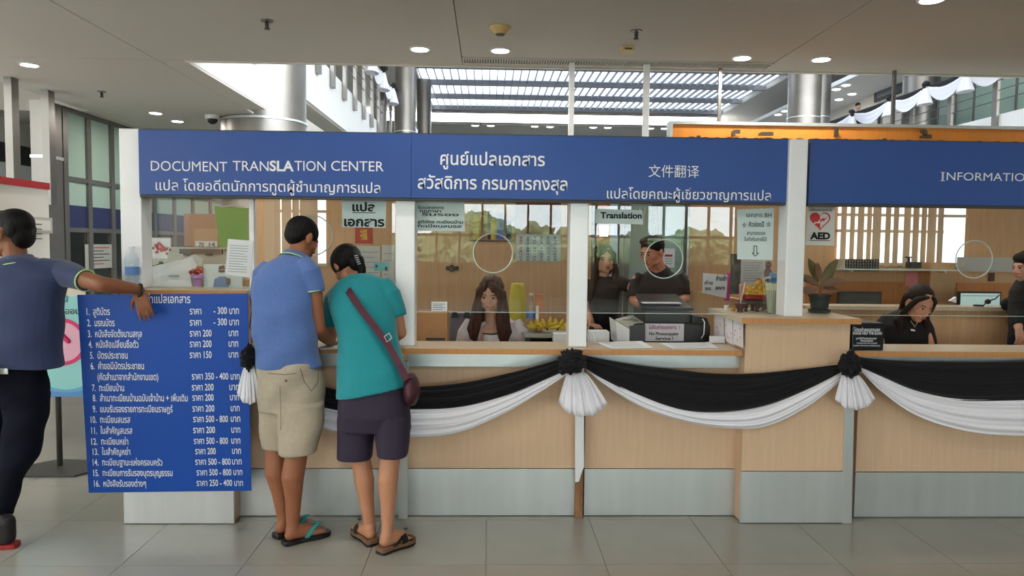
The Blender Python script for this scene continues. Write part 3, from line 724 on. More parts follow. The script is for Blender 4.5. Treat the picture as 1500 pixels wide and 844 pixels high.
# glowing panes and blinds standing in for the rear facade's reflection
def mirrored_blinds(n, pl, pr, pt, pb, label, gap=None):
    a = P(pl, pt, YR); b = P(pr, pb, YR); zt = 2.28
    w = root('window_%d' % n, ((a.x+b.x)/2, YR, b.z))
    bx('glow_pane', M['glowpane'], w, a.x, b.x, YR-.012, YR-.004, b.z, zt)
    for z in (b.z, (b.z+zt)/2+.02, zt): bx('window_frame', M['woodtop'], w, a.x-.01, b.x+.01, YR-.03, YR-.012, z-.012, z+.012)
    x = a.x+.03; random.seed(n); mb = MB(); 
    while x < b.x-.02:
        if gap and gap[0] < x < gap[1]: x += .05; continue
        wv = random.uniform(.022, .043); 
        MB().prism([(x-wv, YR-.06-.01*(x*37 % 1), b.z-.02), (x+wv, YR-.05, b.z-.02), (x+wv, YR-.05, zt), (x-wv, YR-.06-.01*(x*37 % 1), zt)], (0, .003, 0)).bake('slat', M['vblind'], w)
        x += random.choice((.066, .072, .078, .10, .075))
M['glowpane'] = mat('reflected_daylight', (.93, .97, 1.0), .4, emit=.95)  # own glow stands in for daylight reflected in the booth glass
M['vblind'] = mat('vertical_blind', S(214, 190, 160), .7)
mirrored_blinds(2, 392, 478, 285, 388, '')
g0, g1 = X(1380, 340, YR), X(1409, 340, YR)
mirrored_blinds(3, 1228, 1410, 295, 388, '', (g0, g1))
# ================================================================ BLACK AND WHITE SWAGS ON THE COUNTER
def curve_pts(pts, n):      # Catmull-Rom through (px,py) points, resampled in x
    xs = np.array([p[0] for p in pts], float); ys = np.array([p[1] for p in pts], float)
    out = []
    for i in range(n+1):
        x = xs[0]+(xs[-1]-xs[0])*i/n
        k = min(max(np.searchsorted(xs, x)-1, 0), len(xs)-2); t = (x-xs[k])/(xs[k+1]-xs[k])
        def sl(j):
            j0, j1 = max(j-1, 0), min(j+1, len(xs)-1); return (ys[j1]-ys[j0])/(xs[j1]-xs[j0])
        h = xs[k+1]-xs[k]; m0, m1 = sl(k)*h, sl(k+1)*h
        out.append((x, (2*t**3-3*t**2+1)*ys[k]+(t**3-2*t**2+t)*m0+(-2*t**3+3*t**2)*ys[k+1]+(t**3-t**2)*m1))
    return out
def drape(t, name, top, bot, m, Y, pleats, amp, seed, n=60, mrows=34):
    A = curve_pts(top, n); Bc = curve_pts(bot, n); rs = []; rnd = random.Random(seed)
    ph = [rnd.uniform(0, 6) for _ in range(4)]
    for j in range(mrows+1):
        v = j/mrows; row = []
        for i in range(n+1):
            u = i/n; e = (4*u*(1-u))**.5
            vv = v+.018*math.sin(2*math.pi*(u*1.3)+ph[0])*e*math.sin(math.pi*v)
            px = A[i][0]*(1-vv)+Bc[i][0]*vv; py = A[i][1]*(1-vv)+Bc[i][1]*vv
            f = math.sin(2*math.pi*pleats*v+ph[1]+1.2*math.sin(u*3+ph[2]))
            f2 = math.sin(2*math.pi*pleats*1.9*v+ph[3]+2.0*u)
            d = amp*(.35+.65*e)*(.62*f+.38*f2)+.02*e*math.sin(math.pi*v)
            row.append(P(px, py, Y-d))
        rs.append(row)
    o = MB().rings(rs, cap=False, closed=False).bake(name, m, t, smooth=True)
    md = o.modifiers.new('cloth', 'SOLIDIFY'); md.thickness = .003
    return o
YD = 4.10
def swag(label, bt, bb, wt, wb, seed):
    p = P(bt[len(bt)//2][0], bb[len(bb)//2][1], YD); t = thing('swag', p, label, 'swag', None)
    drape(t, 'black_drape', bt, bb, M['blackcloth'], YD-.01, 3.0, .010, seed)
    drape(t, 'white_drape', wt, wb, M['whitecloth'], YD+.0, 3.5, .010, seed+1)
swag('black over white cloth swag partly hidden by the two customers',
     [(368, 520), (430, 552), (500, 572), (590, 568), (670, 562), (740, 548), (790, 535), (835, 522)],
     [(368, 535), (430, 580), (500, 602), (590, 600), (670, 597), (740, 580), (790, 560), (838, 538)],
     [(370, 534), (430, 574), (500, 596), (590, 594), (670, 591), (740, 574), (790, 555), (830, 537)],
     [(370, 540), (430, 605), (500, 636), (600, 641), (670, 634), (740, 605), (790, 575), (836, 545)], 3)
swag('wide black over white swag crossing to the raised box counter',
     [(845, 519), (920, 533), (1000, 543), (1050, 547.5), (1110, 547), (1180, 540), (1240, 533)],
     [(845, 530), (880, 553), (940, 581), (1000, 601), (1060, 603), (1120, 594), (1180, 571), (1240, 541)],
     [(852, 530), (880, 547), (940, 575), (1000, 595), (1060, 597), (1120, 588), (1180, 565), (1236, 542)],
     [(856, 538), (880, 560), (940, 597), (1000, 617), (1060, 627), (1120, 625), (1180, 597), (1234, 556)], 9)
swag('black over white swag at the far right under the information counter',
     [(1250, 523), (1320, 529), (1400, 530.5), (1500, 530), (1580, 528), (1660, 523)],
     [(1252, 534), (1290, 552), (1340, 573), (1400, 586), (1460, 587), (1540, 582), (1610, 560), (1660, 534)],
     [(1258, 536), (1290, 548), (1340, 568), (1400, 580), (1460, 581), (1540, 576), (1610, 556), (1654, 536)],
     [(1260, 541), (1290, 572), (1340, 607), (1400, 628), (1460, 637), (1540, 634), (1610, 595), (1652, 545)], 15)
def knot(label, px, py, w, h, fan, seed, Y=4.03):
    """gathered black rosette with a pleated white tail; fan = [(left,bottom)...] outline of the tail"""
    c = P(px, py, Y); sc = Y/F; t = thing('drape_knot', P(px, py+h/2, Y), label, 'bow')
    rnd = random.Random(seed)
    bm = bmesh.new(); bmesh.ops.create_icosphere(bm, subdivisions=5, radius=1)
    from mathutils import noise
    for v in bm.verts:
        d = v.co.normalized()
        f = 1+.30*noise.noise(d*2.6+Vector((seed, 0, 0)))+.42*abs(noise.noise(d*5.5+Vector((0, seed, 3))))-.14
        v.co = Vector((d.x*w/2*sc, d.y*.055, d.z*h/2*sc))*f+(c-ORG[t])
    me = bpy.data.meshes.new('rosette'); bm.to_mesh(me); bm.free(); me.materials.append(M['blackcloth'])
    me.polygons.foreach_set('use_smooth', [True]*len(me.polygons)); link('rosette', me, t)
    # tail
    (x0, x1), (b0, b1), ytop, ybot = fan
    n = 64; rs = []
    for j in range(9):
        v = j/8; row = []
        for i in range(n+1):
            u = i/n; spread = v**.8
            pxl = (x0*(1-u)+x1*u)*(1-spread)+(b0*(1-u)+b1*u)*spread
            edge = ybot-(ybot-ytop)*.30*(abs(2*u-1)**2.5)+1.0*math.sin(u*23+seed)
            py_ = ytop*(1-v)+edge*v
            row.append(P(pxl, py_, Y+.03-.011*(.4+.6*v)*(math.sin(2*math.pi*6*u+.9*math.sin(u*9+seed))+.5*math.sin(2*math.pi*11*u+seed))-.045*v**.6*math.sin(math.pi*u)))
        rs.append(row)
    o = MB().rings(rs, cap=False, closed=False).bake('white_tail', M['whitecloth'], t, smooth=True)
    md = o.modifiers.new('cloth', 'SOLIDIFY'); md.thickness = .002
    return t
knot('large black rosette with broad white tail at the torn post', 837, 531, 42, 36, ((832, 856), (818, 890), 545, 610), 4)
knot('black rosette with round white tail on the right post cover', 1245, 535, 30, 38, ((1234, 1256), (1223, 1282), 548, 600), 8)
knot('small drooping black knot with narrow white tail beside the price board', 364, 524, 22, 34, ((358, 372), (347, 384), 536, 592), 2, Y=3.93)
# ================================================================ THINGS IN AND ON THE BOOTH
def PP(px, py, pl):      # ray meets plane (point, normal)
    d = Vector(tuple(BAS @ np.array([(px-CX)/F, (CY-py)/F, -1.0]))); o = Vector((0, 0, EYE)); n = pl[1]
    return o+d*((pl[0]-o).dot(n)/d.dot(n))
# price board
TL, TR, BL, BR = P(113, 432, 3.955), P(363, 430, 3.955), P(130, 722, 4.115), P(368, 719, 4.115)
nrm = (TR-TL).cross(TL-BL).normalized()
if nrm.y > 0: nrm = -nrm
pb = thing('price_board', (BL+BR)/2, 'big blue price board with white Thai list held by the leaning man', 'board')
MB().prism([TL, TR, BR, BL], Vector((0, .006, 0))).bake('panel', M['board'], pb)
pl = (TL+nrm*.0016, nrm); L = Lettering()
upv = (TL-BL).normalized()
def bl_(txt, px0, px1, py, size=14.5, dy=0):
    a, b = PP(px0, py, pl), PP(px1, py+dy, pl); L.line(txt, a, b, size/F*4.03, .012, up=upv)
rows = [('1.  สูติบัตร', 127, 161, 461.5, 'ราคา', 278, 295, '- 300 บาท', 313, 350), ('2.  มรณบัตร', 128, 168, 478, 'ราคา', 278, 295, '- 300 บาท', 313, 350),
 ('3.  หนังสือจัดตั้งนามสกุล', 129, 208, 494, 'ราคา 200', 278, 310, 'บาท', 335, 349), ('4.  หนังสือเปลี่ยนชื่อตัว', 130, 203, 509.5, 'ราคา 200', 278, 310, 'บาท', 335, 349),
 ('5.  บัตรประชาชน', 132, 187, 525.5, 'ราคา 150', 278, 310, 'บาท', 335, 349), ('6.  คำขอมีบัตรประชาชน', 133, 211, 541, '', 0, 0, '', 0, 0),
 ('(คัดสำเนาจากสำนักงานเขต)', 143, 232, 557, 'ราคา 350 - 400 บาท', 281, 351, '', 0, 0), ('7.  ทะเบียนบ้าน', 135, 182, 573, 'ราคา 200', 281, 313, 'บาท', 336, 350),
 ('8.  สำเนาทะเบียนบ้านฉบับเจ้าบ้าน + เพิ่มเติม', 136, 275, 588, 'ราคา 200', 282, 313, 'บาท', 337, 350), ('9.  แบบรับรองรายการทะเบียนราษฎร์', 136, 253, 604, 'ราคา 200', 282, 314, 'บาท', 338, 351),
 ('10.  ทะเบียนสมรส', 133, 191, 619.5, 'ราคา 500 - 800', 283, 334, 'บาท', 338, 352), ('11.  ใบสำคัญสมรส', 134, 194, 635.5, 'ราคา 200', 283, 315, 'บาท', 339, 352),
 ('12.  ทะเบียนหย่า', 134, 188, 651.5, 'ราคา 500 - 800', 284, 334, 'บาท', 339, 352), ('13.  ใบสำคัญหย่า', 136, 191, 666.5, 'ราคา 200', 286, 316, 'บาท', 340, 353),
 ('14.  ทะเบียนฐานะแห่งครอบครัว', 136, 238, 682, 'ราคา 500 - 800', 286, 338, 'บาท', 340, 354), ('15.  ทะเบียนการรับรองบุตรบุญธรรม', 137, 253, 697.5, 'ราคา 500 - 800', 288, 339, 'บาท', 342, 355),
 ('16.  หนังสือรับรองต่างๆ', 138, 214, 713, 'ราคา 250 - 400 บาท', 288, 356, '', 0, 0)]
bl_('ค่าแปลเอกสาร', 214, 279, 444, 17)
for r in rows:
    bl_(r[0], r[1], r[2], r[3]); 
    if r[4]: bl_(r[4], r[5], r[6], r[3]-1)
    if r[7]: bl_(r[7], r[8], r[9], r[3]-1.5)
L.bake(pb, M['letter'])
# cyan poster stand on the left
ps = thing('poster_stand', PZ(88, 688, 0), 'black pole stand carrying a cyan poster with a magenta ringed mark', 'stand')
c = PZ(88, 685, 0); yq = c.y
a = P(20, 420, yq); b = P(132, 580, yq)
MB().prism([(c.x-.33, yq-.10, .002), (c.x-.12, yq-.22, .002), (c.x+.22, yq-.22, .002), (c.x+.33, yq-.05, .002), (c.x+.33, yq+.12, .002), (c.x-.1, yq+.16, .002)], (0, 0, .012)).bake('base', M['dark'], ps)
MB().tube([(c.x, yq, .01), (c.x, yq, 1.3)], .019, 12).bake('pole', M['dark'], ps, smooth=True)
po = bx('poster', mat('cyan_poster', S(150, 214, 216), .5), ps, a.x, b.x, yq-.03, yq-.024, b.z, a.z)
bx('poster_head', mat('poster_head', S(226, 214, 200), .5), po, a.x, b.x, yq-.031, yq-.030, a.z-.06, a.z)
cc = P(92, 501, yq-.032); r = 34/F*yq
MB().lathe(cc, [(r, 0), (r, -.001)], 40, 'y').bake('ring', mat('magenta', S(206, 34, 100), .5), po)
MB().lathe(cc+Vector((0, -.0015, 0)), [(r*.84, 0), (r*.84, -.001)], 40, 'y').bake('disc', mat('pink_disc', S(234, 176, 202), .5), po)
MB().cap(P(84, 484, yq-.036), P(100, 500, yq-.036), .017, .017).bake('mark', MATS['magenta'], po)
# blue arcs at the foot of the poster
a1 = MB(); wv = []
n = 24
for k in range(n+1):
    x = a.x+(b.x-a.x)*k/n; xx = (x-(P(98, 500, yq).x))/(.30)
    wv.append((x, b.z+.05+.16*min(1, xx*xx)))
MB().add([(x, yq-.0315, z) for x, z in wv]+[(x, yq-.0315, b.z) for x, z in wv], [(k, k+1, k+n+2, k+n+1) for k in range(n)]).bake('blue_arc', mat('arc_blue', S(96, 168, 214), .5), po)
MB().add([(x, yq-.0325, b.z+(z-b.z)*.62) for x, z in wv]+[(x, yq-.0325, b.z) for x, z in wv], [(k, k+1, k+n+2, k+n+1) for k in range(n)]).bake('blue_arc', mat('arc_deep', S(84, 140, 200), .5), po)
L = Lettering(); tl(L, 'ข่าวออนไ', 76, 122, 460, 13, yq-.034, .01); L.bake(po, M['dark'])
L = Lettering(); tl(L, 'น', 92, 99, 442, 16, yq-.034, .02); L.bake(po, mat('teal_ink', S(30, 130, 150), .6))
# ---- left bay: scanner, boxes, folder, papers
def boxy(name, m, parent, pl, pt, pr, pb, Y, d, bevel=.004):
    a, b = P(pl, pt, Y), P(pr, pb, Y); return MB().box(a.x, b.x, Y, Y+d, b.z, a.z).bake(name, m, parent, bevel=bevel)
yb = 4.56
t = thing('shelf_cabinet', P(285, 430, 4.6), 'plain laminate cabinet behind the left glass carrying the scanner and boxes', 'cabinet')
bx('carcass', M['woodin'], t, X(214, 400, 4.6), X(362, 400, 4.6), 4.56, 5.1, 0.0, Z(285, 404, 4.7)-.02, bevel=.003)
bx('worktop', M['woodtop'], t, X(212, 400, 4.6), X(364, 400, 4.6), 4.555, 5.12, Z(285, 404, 4.7)-.02, Z(285, 404, 4.7), bevel=.003)
zc = Z(285, 404, 4.7)
t = thing('scanner', P(285, 404, 4.7), 'beige desktop scanner with a black slot behind the paper pile', 'scanner')
M['beige'] = mat('beige_plastic', S(176, 176, 160), .5)
a, b = P(241, 362, 4.7), P(332, 362, 4.7)
MB().prism([(a.x, 4.68, zc), (a.x, 5.02, zc), (a.x, 5.02, a.z), (a.x, 4.76, a.z)], (b.x-a.x, 0, 0)).bake('body', M['beige'], t, bevel=.008)
s0, s1 = P(258, 366, 4.68), P(321, 371, 4.68)
MB().obox(((s0.x+s1.x)/2, 4.737, (s0.z+s1.z)/2), ((s1.x-s0.x)/2, 0, 0), (0, .01, 0), (0, 0, .015)).bake('slot', M['black'], t)
for px in (274, 306): q = P(px, 373, 4.72); MB().obox(q, (.02, 0, 0), (0, .01, 0), (0, 0, .006)).bake('catch', M['black'], t)
for px in (249, 330): q = P(px, 366, 4.74); MB().ell(q, (.006, .006, .006)).bake('screw', M['black'], t)
ct = thing('cardboard_box', P(292, 362, 4.85), 'brown cardboard carton standing on the beige scanner', 'box')
boxy('carton', mat('cardboard', S(156, 118, 92), .8, noise=.08), ct, 269, 313, 319, 361.5, 4.85, .12)
boxy('label', mat('carton_label', S(176, 140, 110), .8), ct, 284, 335, 319, 361, 4.846, .003, 0)
boxy('white_label', M['paper'], ct, 286, 353, 318, 361.5, 4.842, .003, 0)
L = Lettering(); tl(L, '70', 291, 299, 361, 8, 4.840, .03); tl(L, '14', 306, 315, 361, 8, 4.840, .03); L.bake(ct, M['dark'])
gf = thing('green_folder', P(338, 362, 4.8), 'bright green plastic folder leaning behind the left glass', 'folder')
q = [P(314, 302, 4.83), P(363, 305, 4.83), P(363, 353, 4.80), P(360, 362, 4.80), P(322, 362, 4.80)]
MB().prism(q, (0, .012, 0)).bake('cover', mat('green_plastic', S(62, 150, 22), .35), gf)
MB().tube([P(324, 303, 4.82), P(340, 301.5, 4.82), P(356, 304, 4.82)], .004, 6).bake('clip', M['steel'], gf)
ww = thing('pinboard_poster', Vector((P(234, 380, 5.0).x, 5.0, zc)), 'small white poster with red flowers behind the left glass', 'poster')
boxy('sheet', M['paper'], ww, 219, 349, 250, 379, 5.0, .003, 0); bx('backing', MATS['beige_plastic'], ww, X(218, 380, 5.0), X(251, 380, 5.0), 5.004, 5.01, zc, Z(234, 348, 5.0))
mb = MB(); random.seed(9)
for k in range(16): mb.ell(P(237+random.gauss(0, 6), 364+random.gauss(0, 5), 4.995), (.012, .003, .009), 6, 4)
mb.bake('flower_print', M['red'], ww)
gr = thing('small_plant', P(235, 400, 4.68), 'dusty small green plant left of the beige scanner', 'plant')
mb = MB()
for k in range(26): mb.ell(P(233+random.gauss(0, 8), 392+random.gauss(0, 4), 4.62+random.uniform(-.03, .05)), (.016, .012, .010), 6, 4)
mb.bake('leaves', mat('dusty_green', S(96, 108, 84), .8), gr)
MB().lathe((P(235, 400, 4.66).x, 4.66, zc), [(.03, 0), (.038, .05)], 12).bake('pot', M['dark'], gr)
pe = thing('paper_stack', P(258, 425, 4.42), 'large pile of white envelopes leaning on the left glass', 'paper')
MB().prism([P(219, 423, 4.40), P(217, 408, 4.40), P(221, 391, 4.42), P(282, 376, 4.45), P(290, 392, 4.43), P(278, 396, 4.41), P(281, 423, 4.40)], (0, .01, 0)).bake('envelope', M['paper'], pe)
MB().prism([P(222, 420, 4.425), P(228, 395, 4.43), P(284, 373, 4.47), P(296, 380, 4.46), P(292, 398, 4.44), P(280, 420, 4.42)], (0, .02, 0)).bake('envelope', mat('paper_shade', S(214, 222, 222), .8), pe)
boxy('seal_print', mat('faint_grey', S(176, 184, 188), .8), pe, 247, 403, 262, 406, 4.396, .002, 0)
fl_ = thing('flower_pot', P(290, 425, 4.38), 'small lilac pot of crimson paper flowers beside the portrait card', 'flowers')
c = P(290, 424, 4.38); c.z = BZ+.002
autosmooth(MB().lathe(c, [(.018, 0), (.024, .045), (.034, .05), (.03, .07), (.02, .06)], 16).bake('pot', mat('lilac', S(196, 140, 200), .5), fl_))
mb = MB()
for k in range(14): mb.ell(c+Vector((random.gauss(0, .016), random.gauss(0, .012), .088+random.gauss(0, .009))), (.013, .013, .011), 7, 5)
mb.bake('blooms', mat('crimson', S(160, 20, 40), .6), fl_)
mb = MB()
for k in range(5): mb.ell(c+Vector((.012*(k-2), -.01, .105)), (.005, .005, .004), 6, 4)
mb.bake('gold_centres', mat('gold_bit', S(220, 180, 60), .4), fl_)
pc = thing('portrait_card', P(326, 425, 4.40), 'white card printed with a man in blue suit and dark glasses', 'picture')
boxy('card', mat('pale_blue_card', S(206, 226, 232), .5), pc, 298, 387, 355, 425, 4.40, .004, 0)
MB().lathe(P(325, 396, 4.398), [(.017, 0), (.017, -.002)], 16, 'y').bake('face_print', mat('print_skin', S(150, 150, 152), .7), pc)
MB().prism([P(312, 424, 4.397), P(314, 409, 4.397), P(322, 405, 4.397), P(330, 405, 4.397), P(338, 411, 4.397), P(334, 424, 4.397)], (0, -.001, 0)).bake('suit_print', mat('print_blue', S(70, 130, 180), .7), pc)
MB().prism([P(320, 395, 4.394), P(321, 390, 4.394), P(328, 388, 4.394), P(330, 394, 4.394)], (0, -.001, 0)).bake('hair_print', M['black'], pc)
boxy('glasses_print', M['black'], pc, 320, 396, 329, 399, 4.393, .002, 0)
boxy('book_print', M['dark'], pc, 331, 408, 337, 417, 4.392, .002, 0)
ap = thing('typed_sheet', P(351, 405, 4.29), 'white typed sheet hung on the glass beside the green folder', 'paper')
MB().prism([P(334, 350, 4.29), P(371, 353, 4.29), P(367, 407, 4.29), P(330, 402, 4.29)], (0, .002, 0)).bake('sheet', M['paper'], ap)
mb = MB()
for k in range(11):
    y = 359+k*3.8; mb.prism([P(337-k*.3, y, 4.288), P(364-k*.3-(5 if k % 4 == 3 else 0), y+1.5, 4.288), P(364-k*.3-(5 if k % 4 == 3 else 0), y+2.3, 4.288), P(337-k*.3, y+.8, 4.288)], (0, -.0006, 0))
mb.bake('typed_lines', mat('faint_ink', S(150, 158, 168), .8), ap)
# water bottle in front of the left post
def bottle(c, h, r, label, blue=True, capcol=None):
    t = thing('water_bottle', c, label, 'bottle'); k = h
    prof = [(r*.9, 0), (r, .02), (r, .25*k), (r*.94, .28*k), (r, .31*k), (r, .55*k), (r*.94, .58*k), (r, .61*k), (r, .70*k), (r*.6, .86*k), (r*.36, .92*k), (r*.36, .96*k)]
    o = MB().lathe(c, prof, 20).bake('body', M['pet'], t); autosmooth(o, 50)
    autosmooth(MB().lathe(c, [(r*.42, .95*k), (r*.42, k)], 14).bake('cap', capcol or M['paper'], t))
    if blue: autosmooth(MB().lathe(c, [(r*1.015, .34*k), (r*1.015, .52*k)], 20).bake('label', mat('bottle_label', S(96, 140, 200), .4), t))
M['pet'] = glass_mat('clear_plastic', (.90, .94, .96), 1.8, .08)
c = P(194, 424, 4.15); c.z = BZ+.001
bottle(c, .235, .036, 'clear ribbed water bottle in front of the leftmost silver post')
# papers and sign on the glass of bay one
sh = thing('paper_sign', P(532, 334, 4.296), 'white paper sign with two big Thai words taped inside the glass', 'sign')
MB().prism([P(501, 293, 4.296), P(566, 292, 4.296), P(565, 334, 4.296), P(501, 333, 4.296)], (0, .002, 0)).bake('sheet', mat('sign_paper', S(214, 232, 232), .8), sh)
L = Lettering(); tl(L, 'แปล', 516, 549, 309, 17, 4.293, .035); tl(L, 'เอกสาร', 504, 563, 331, 18, 4.293, .035)
a = P(516, 311, 4.293); b = P(550, 312.5, 4.293); L.mb.add([(a.x, a.y, a.z), (b.x, a.y, a.z), (b.x, a.y, a.z-.004), (a.x, a.y, a.z-.004)], [(0, 1, 2, 3)])
L.bake(sh, M['blackink'])
rc = thing('red_charm_card', P(532, 358, YR-.01), 'red card with a gold character on the rear wall', 'card')
boxy('card', mat('red_card', S(172, 44, 34), .5), rc, 520, 330, 545, 357, YR-.012, .008, 0)
L = Lettering(); tl(L, '福', 527, 538, 350, 17, YR-.015, .02); L.bake(rc, mat('gold_ink', S(214, 170, 70), .4, metal=.4))
def wallpaper_sheet(pl, pt, pr, pb, label, n=8, Y=YR-.008, col=None):
    t = thing('notice', P((pl+pr)/2, pb, Y), label, 'paper'); boxy('sheet', col or mat('grey_paper', S(206, 210, 204), .8), t, pl, pt, pr, pb, Y, .004, 0)
    mb = MB(); h = (pb-pt)/(n+2)
    for k in range(n):
        y = pt+h*(k+1.2); mb.prism([P(pl+3, y, Y-.002), P(pr-3-(k*5 % 4)*2, y, Y-.002), P(pr-3-(k*5 % 4)*2, y+.9, Y-.002), P(pl+3, y+.9, Y-.002)], (0, -.0005, 0))
    mb.bake('print_lines', mat('faint_ink', S(150, 158, 168), .8), t); return t
wallpaper_sheet(506, 360, 557, 480, 'tall pale notice on the rear wall behind the woman in teal', 14)
wallpaper_sheet(559, 359, 578, 470, 'narrow notice with reddish print beside the silver post', 9)
tc = thing('teal_card', P(559, 398, 4.30), 'small teal printed card stuck on the glass above the woman', 'card')
boxy('card', mat('teal_card', S(110, 176, 178), .5), tc, 548, 384, 569, 397, 4.30, .002, 0)
boxy('spot_print', M['dark'], tc, 550, 388, 553, 392, 4.297, .002, 0); boxy('spot_print', M['dark'], tc, 564, 391, 567, 396, 4.297, .002, 0)
# rear wall in bay two
tp = thing('paper_notice', P(643, 340, 4.30), 'pale paper notice at the upper left of the clerk window', 'notice')
MB().prism([P(610, 294, 4.298), P(680, 294, 4.298), P(681, 339, 4.298), P(609, 338, 4.298)], (0, .002, 0)).bake('sheet', mat('sign_paper', S(214, 232, 232), .8), tp)
L = Lettering()
for (s, pa, pb2, y) in (('รับแปลเอกสาร', 612, 650, 306), ('ทุกภาษา', 615, 646, 311), ('รับรอง', 618, 672, 316), ('สูติบัตร ทะเบียนบ้าน', 612, 678, 327), ('ทะเบียนสมรส', 612, 676, 333)): tl(L, s, pa, pb2, y, 6, 4.295, .02)
L.bake(tp, M['blackink'])
ph = thing('photo_poster', P(720, 352, YR-.01), 'landscape photo poster of blurred figures above the seated clerk', 'poster')
boxy('print', mat('poster_ground', S(176, 150, 110), .6, noise=.4, nscale=9), ph, 688, 290, 753, 352, YR-.014, .006, 0)
for i, (px, w, h, cl) in enumerate(((697, 7, 48, S(196, 172, 84)), (707, 6, 44, S(150, 120, 70)), (718, 6, 56, S(60, 44, 50)), (722, 5, 40, S(210, 180, 70)), (733, 9, 52, S(80, 100, 160)), (745, 6, 38, S(50, 54, 90)))):
    q0 = P(px, 351, YR-.016); sc = YR/F
    MB().prism([(q0.x-w*.6*sc, q0.y, q0.z), (q0.x+w*.6*sc, q0.y, q0.z), (q0.x+w*.65*sc, q0.y, q0.z+h*.55*sc), (q0.x+w*.4*sc, q0.y, q0.z+h*.76*sc), (q0.x-w*.4*sc, q0.y, q0.z+h*.76*sc), (q0.x-w*.65*sc, q0.y, q0.z+h*.55*sc)], (0, -.0006*(i+1), 0)).bake('figure_print', mat('print_%d' % i, cl, .6), ph)
    MB().ell((q0.x, q0.y-.004, q0.z+h*.86*sc), (w*.38*sc, .002, w*.46*sc)).bake('figure_print', mat('print_head_%d' % i, S(150+12*i, 112+8*i, 84+8*i), .6), ph)
boxy('mount', M['dark'], ph, 688, 352, 753, 354, YR-.018, .006, 0)
cal = thing('wall_calendar', P(788, 383, YR-.01), 'three month wall calendar with a photo top right of the clerk', 'calendar')
boxy('photo', mat('calendar_photo', S(120, 70, 50), .6, noise=.5, nscale=12), cal, 756, 290, 821, 343, YR-.012, .008, 0)
boxy('page', mat('calendar_page', S(200, 212, 216), .7), cal, 756, 343, 821, 383, YR-.016, .010, 0)
boxy('binding', mat('faint_grey', S(176, 184, 188), .8), cal, 756, 357, 821, 358.5, YR-.019, .004, 0)
L = Lettering(); LR = Lettering()
d = 1
for r in range(3):
    for cdx in range(6): tl(L if cdx else LR, str(d+r*7+cdx), 761+cdx*10, 765+cdx*10, 349.5+r*4.0, 4, YR-.020, .02)
for r in range(5):
    for cdx in range(6): tl(L if cdx else LR, str(1+r*7+cdx), 761+cdx*10, 765+cdx*10, 365+r*4.2, 4, YR-.020, .02)
L.bake(cal, M['dark']); LR.bake(cal, M['red'], 'red_dates')
cl_ = thing('wall_clip', P(662, 396, YR-.03), 'small dark clamp fixed to the rear wall left of the clerk', 'clamp')
boxy('plate', M['dark'], cl_, 653, 390, 672, 396, YR-.03, .03); MB().lathe(P(662, 393, YR-.03), [(.03, 0), (.03, -.02), (.02, -.03)], 16, 'y').bake('dial', M['dark'], cl_)
nt = thing('small_notice', P(643, 456, 4.30), 'little white typed notice low on the glass left of the clerk', 'notice')
boxy('sheet', M['paper'], nt, 632, 442, 655, 456, 4.30, .002, 0)
mb = MB()
for k in range(4): mb.prism([P(634, 445+k*2.6, 4.298), P(652-k % 2*4, 445+k*2.6, 4.298), P(652-k % 2*4, 446+k*2.6, 4.298), P(634, 446+k*2.6, 4.298)], (0, -.0005, 0))
mb.bake('print_lines', MATS['faint_ink'], nt)
# things at desk height
DZ = Z(800, 487, 4.95)
dk = thing('side_cabinet', P(800, 500, 4.95), 'grey topped low cabinet right of the clerk carrying bananas and bottles', 'cabinet')
xx0, xx1 = X(768, 490, 4.85), X(833, 490, 4.85)+.1
bx('top', mat('grey_top', S(150, 152, 142), .4), dk, xx0, xx1, 4.85, 5.25, DZ-.025, DZ, bevel=.003)
bx('body', M['woodin'], dk, xx0+.01, xx1-.01, 4.9, 5.22, 0, DZ-.14)
for xq_ in (xx0+.01, (xx0+xx1)/2, xx1-.03): bx('divider', M['dark'], dk, xq_, xq_+.02, 4.87, 5.22, DZ-.14, DZ-.025)
bx('tray', M['black'], dk, xx0+.04, xx1-.1, 4.90, 5.2, DZ-.12, DZ-.08)
wbx = thing('white_box', P(821, 499, 4.75), 'plain white box on the clerk side of the counter at the post', 'box')
boxy('carton', M['paper'], wbx, 811, 489, 832, 502, 4.75, .1)
# desk surface behind the ledge
for lab, pa, pb2 in (('pale desk behind the counter where the seated clerk works', 372, 832), ('pale desk carrying the copier behind the middle window', 862, 1080), ('pale desk behind the information counter', 1250, 1700)):
    t = thing('desk', P((pa+pb2)/2, 600, 4.7), lab, 'desk')
    zz = LZ-.24; bx('top', M['woodtop'], t, X(pa, 500, 4.47), X(pb2, 500, 4.47), 4.48, 4.82, zz-.03, zz)
    for q_ in (pa+6, pb2-6): xq_ = X(q_, 500, 4.6); bx('leg', M['woodin'], t, xq_-.02, xq_+.02, 4.5, 4.8, 0, zz-.03)
cb = thing('cardboard_box', P(632, 500, 4.62), 'tan cardboard box on the desk left of the clerk', 'box')
a, b = P(609, 458, 4.60), P(655, 498, 4.60)
bx('carton', mat('tan_board', S(176, 130, 88), .8, noise=.06), cb, a.x, b.x, 4.60, 4.82, LZ-.238, a.z, bevel=.003)
bx('dark_slot', M['dark'], cb, X(624, 496, 4.6), X(652, 496, 4.6), 4.596, 4.60, Z(640, 499, 4.6), Z(640, 495, 4.6))
ch = thing('office_chair', P(690, 520, 5.35), 'grey office chair back with black clips beside the clerk', 'chair')
a, b = P(656, 461, 5.2), P(700, 510, 5.2)
autosmooth(MB().box(a.x, a.x+.42, 5.36, 5.44, .62, a.z).bake('backrest', mat('grey_fabric', S(128, 124, 130), .9), ch, bevel=.03))
bx('seat', MATS['grey_fabric'], ch, a.x+.04, a.x+.38, 4.98, 5.40, .44, .52, bevel=.02)
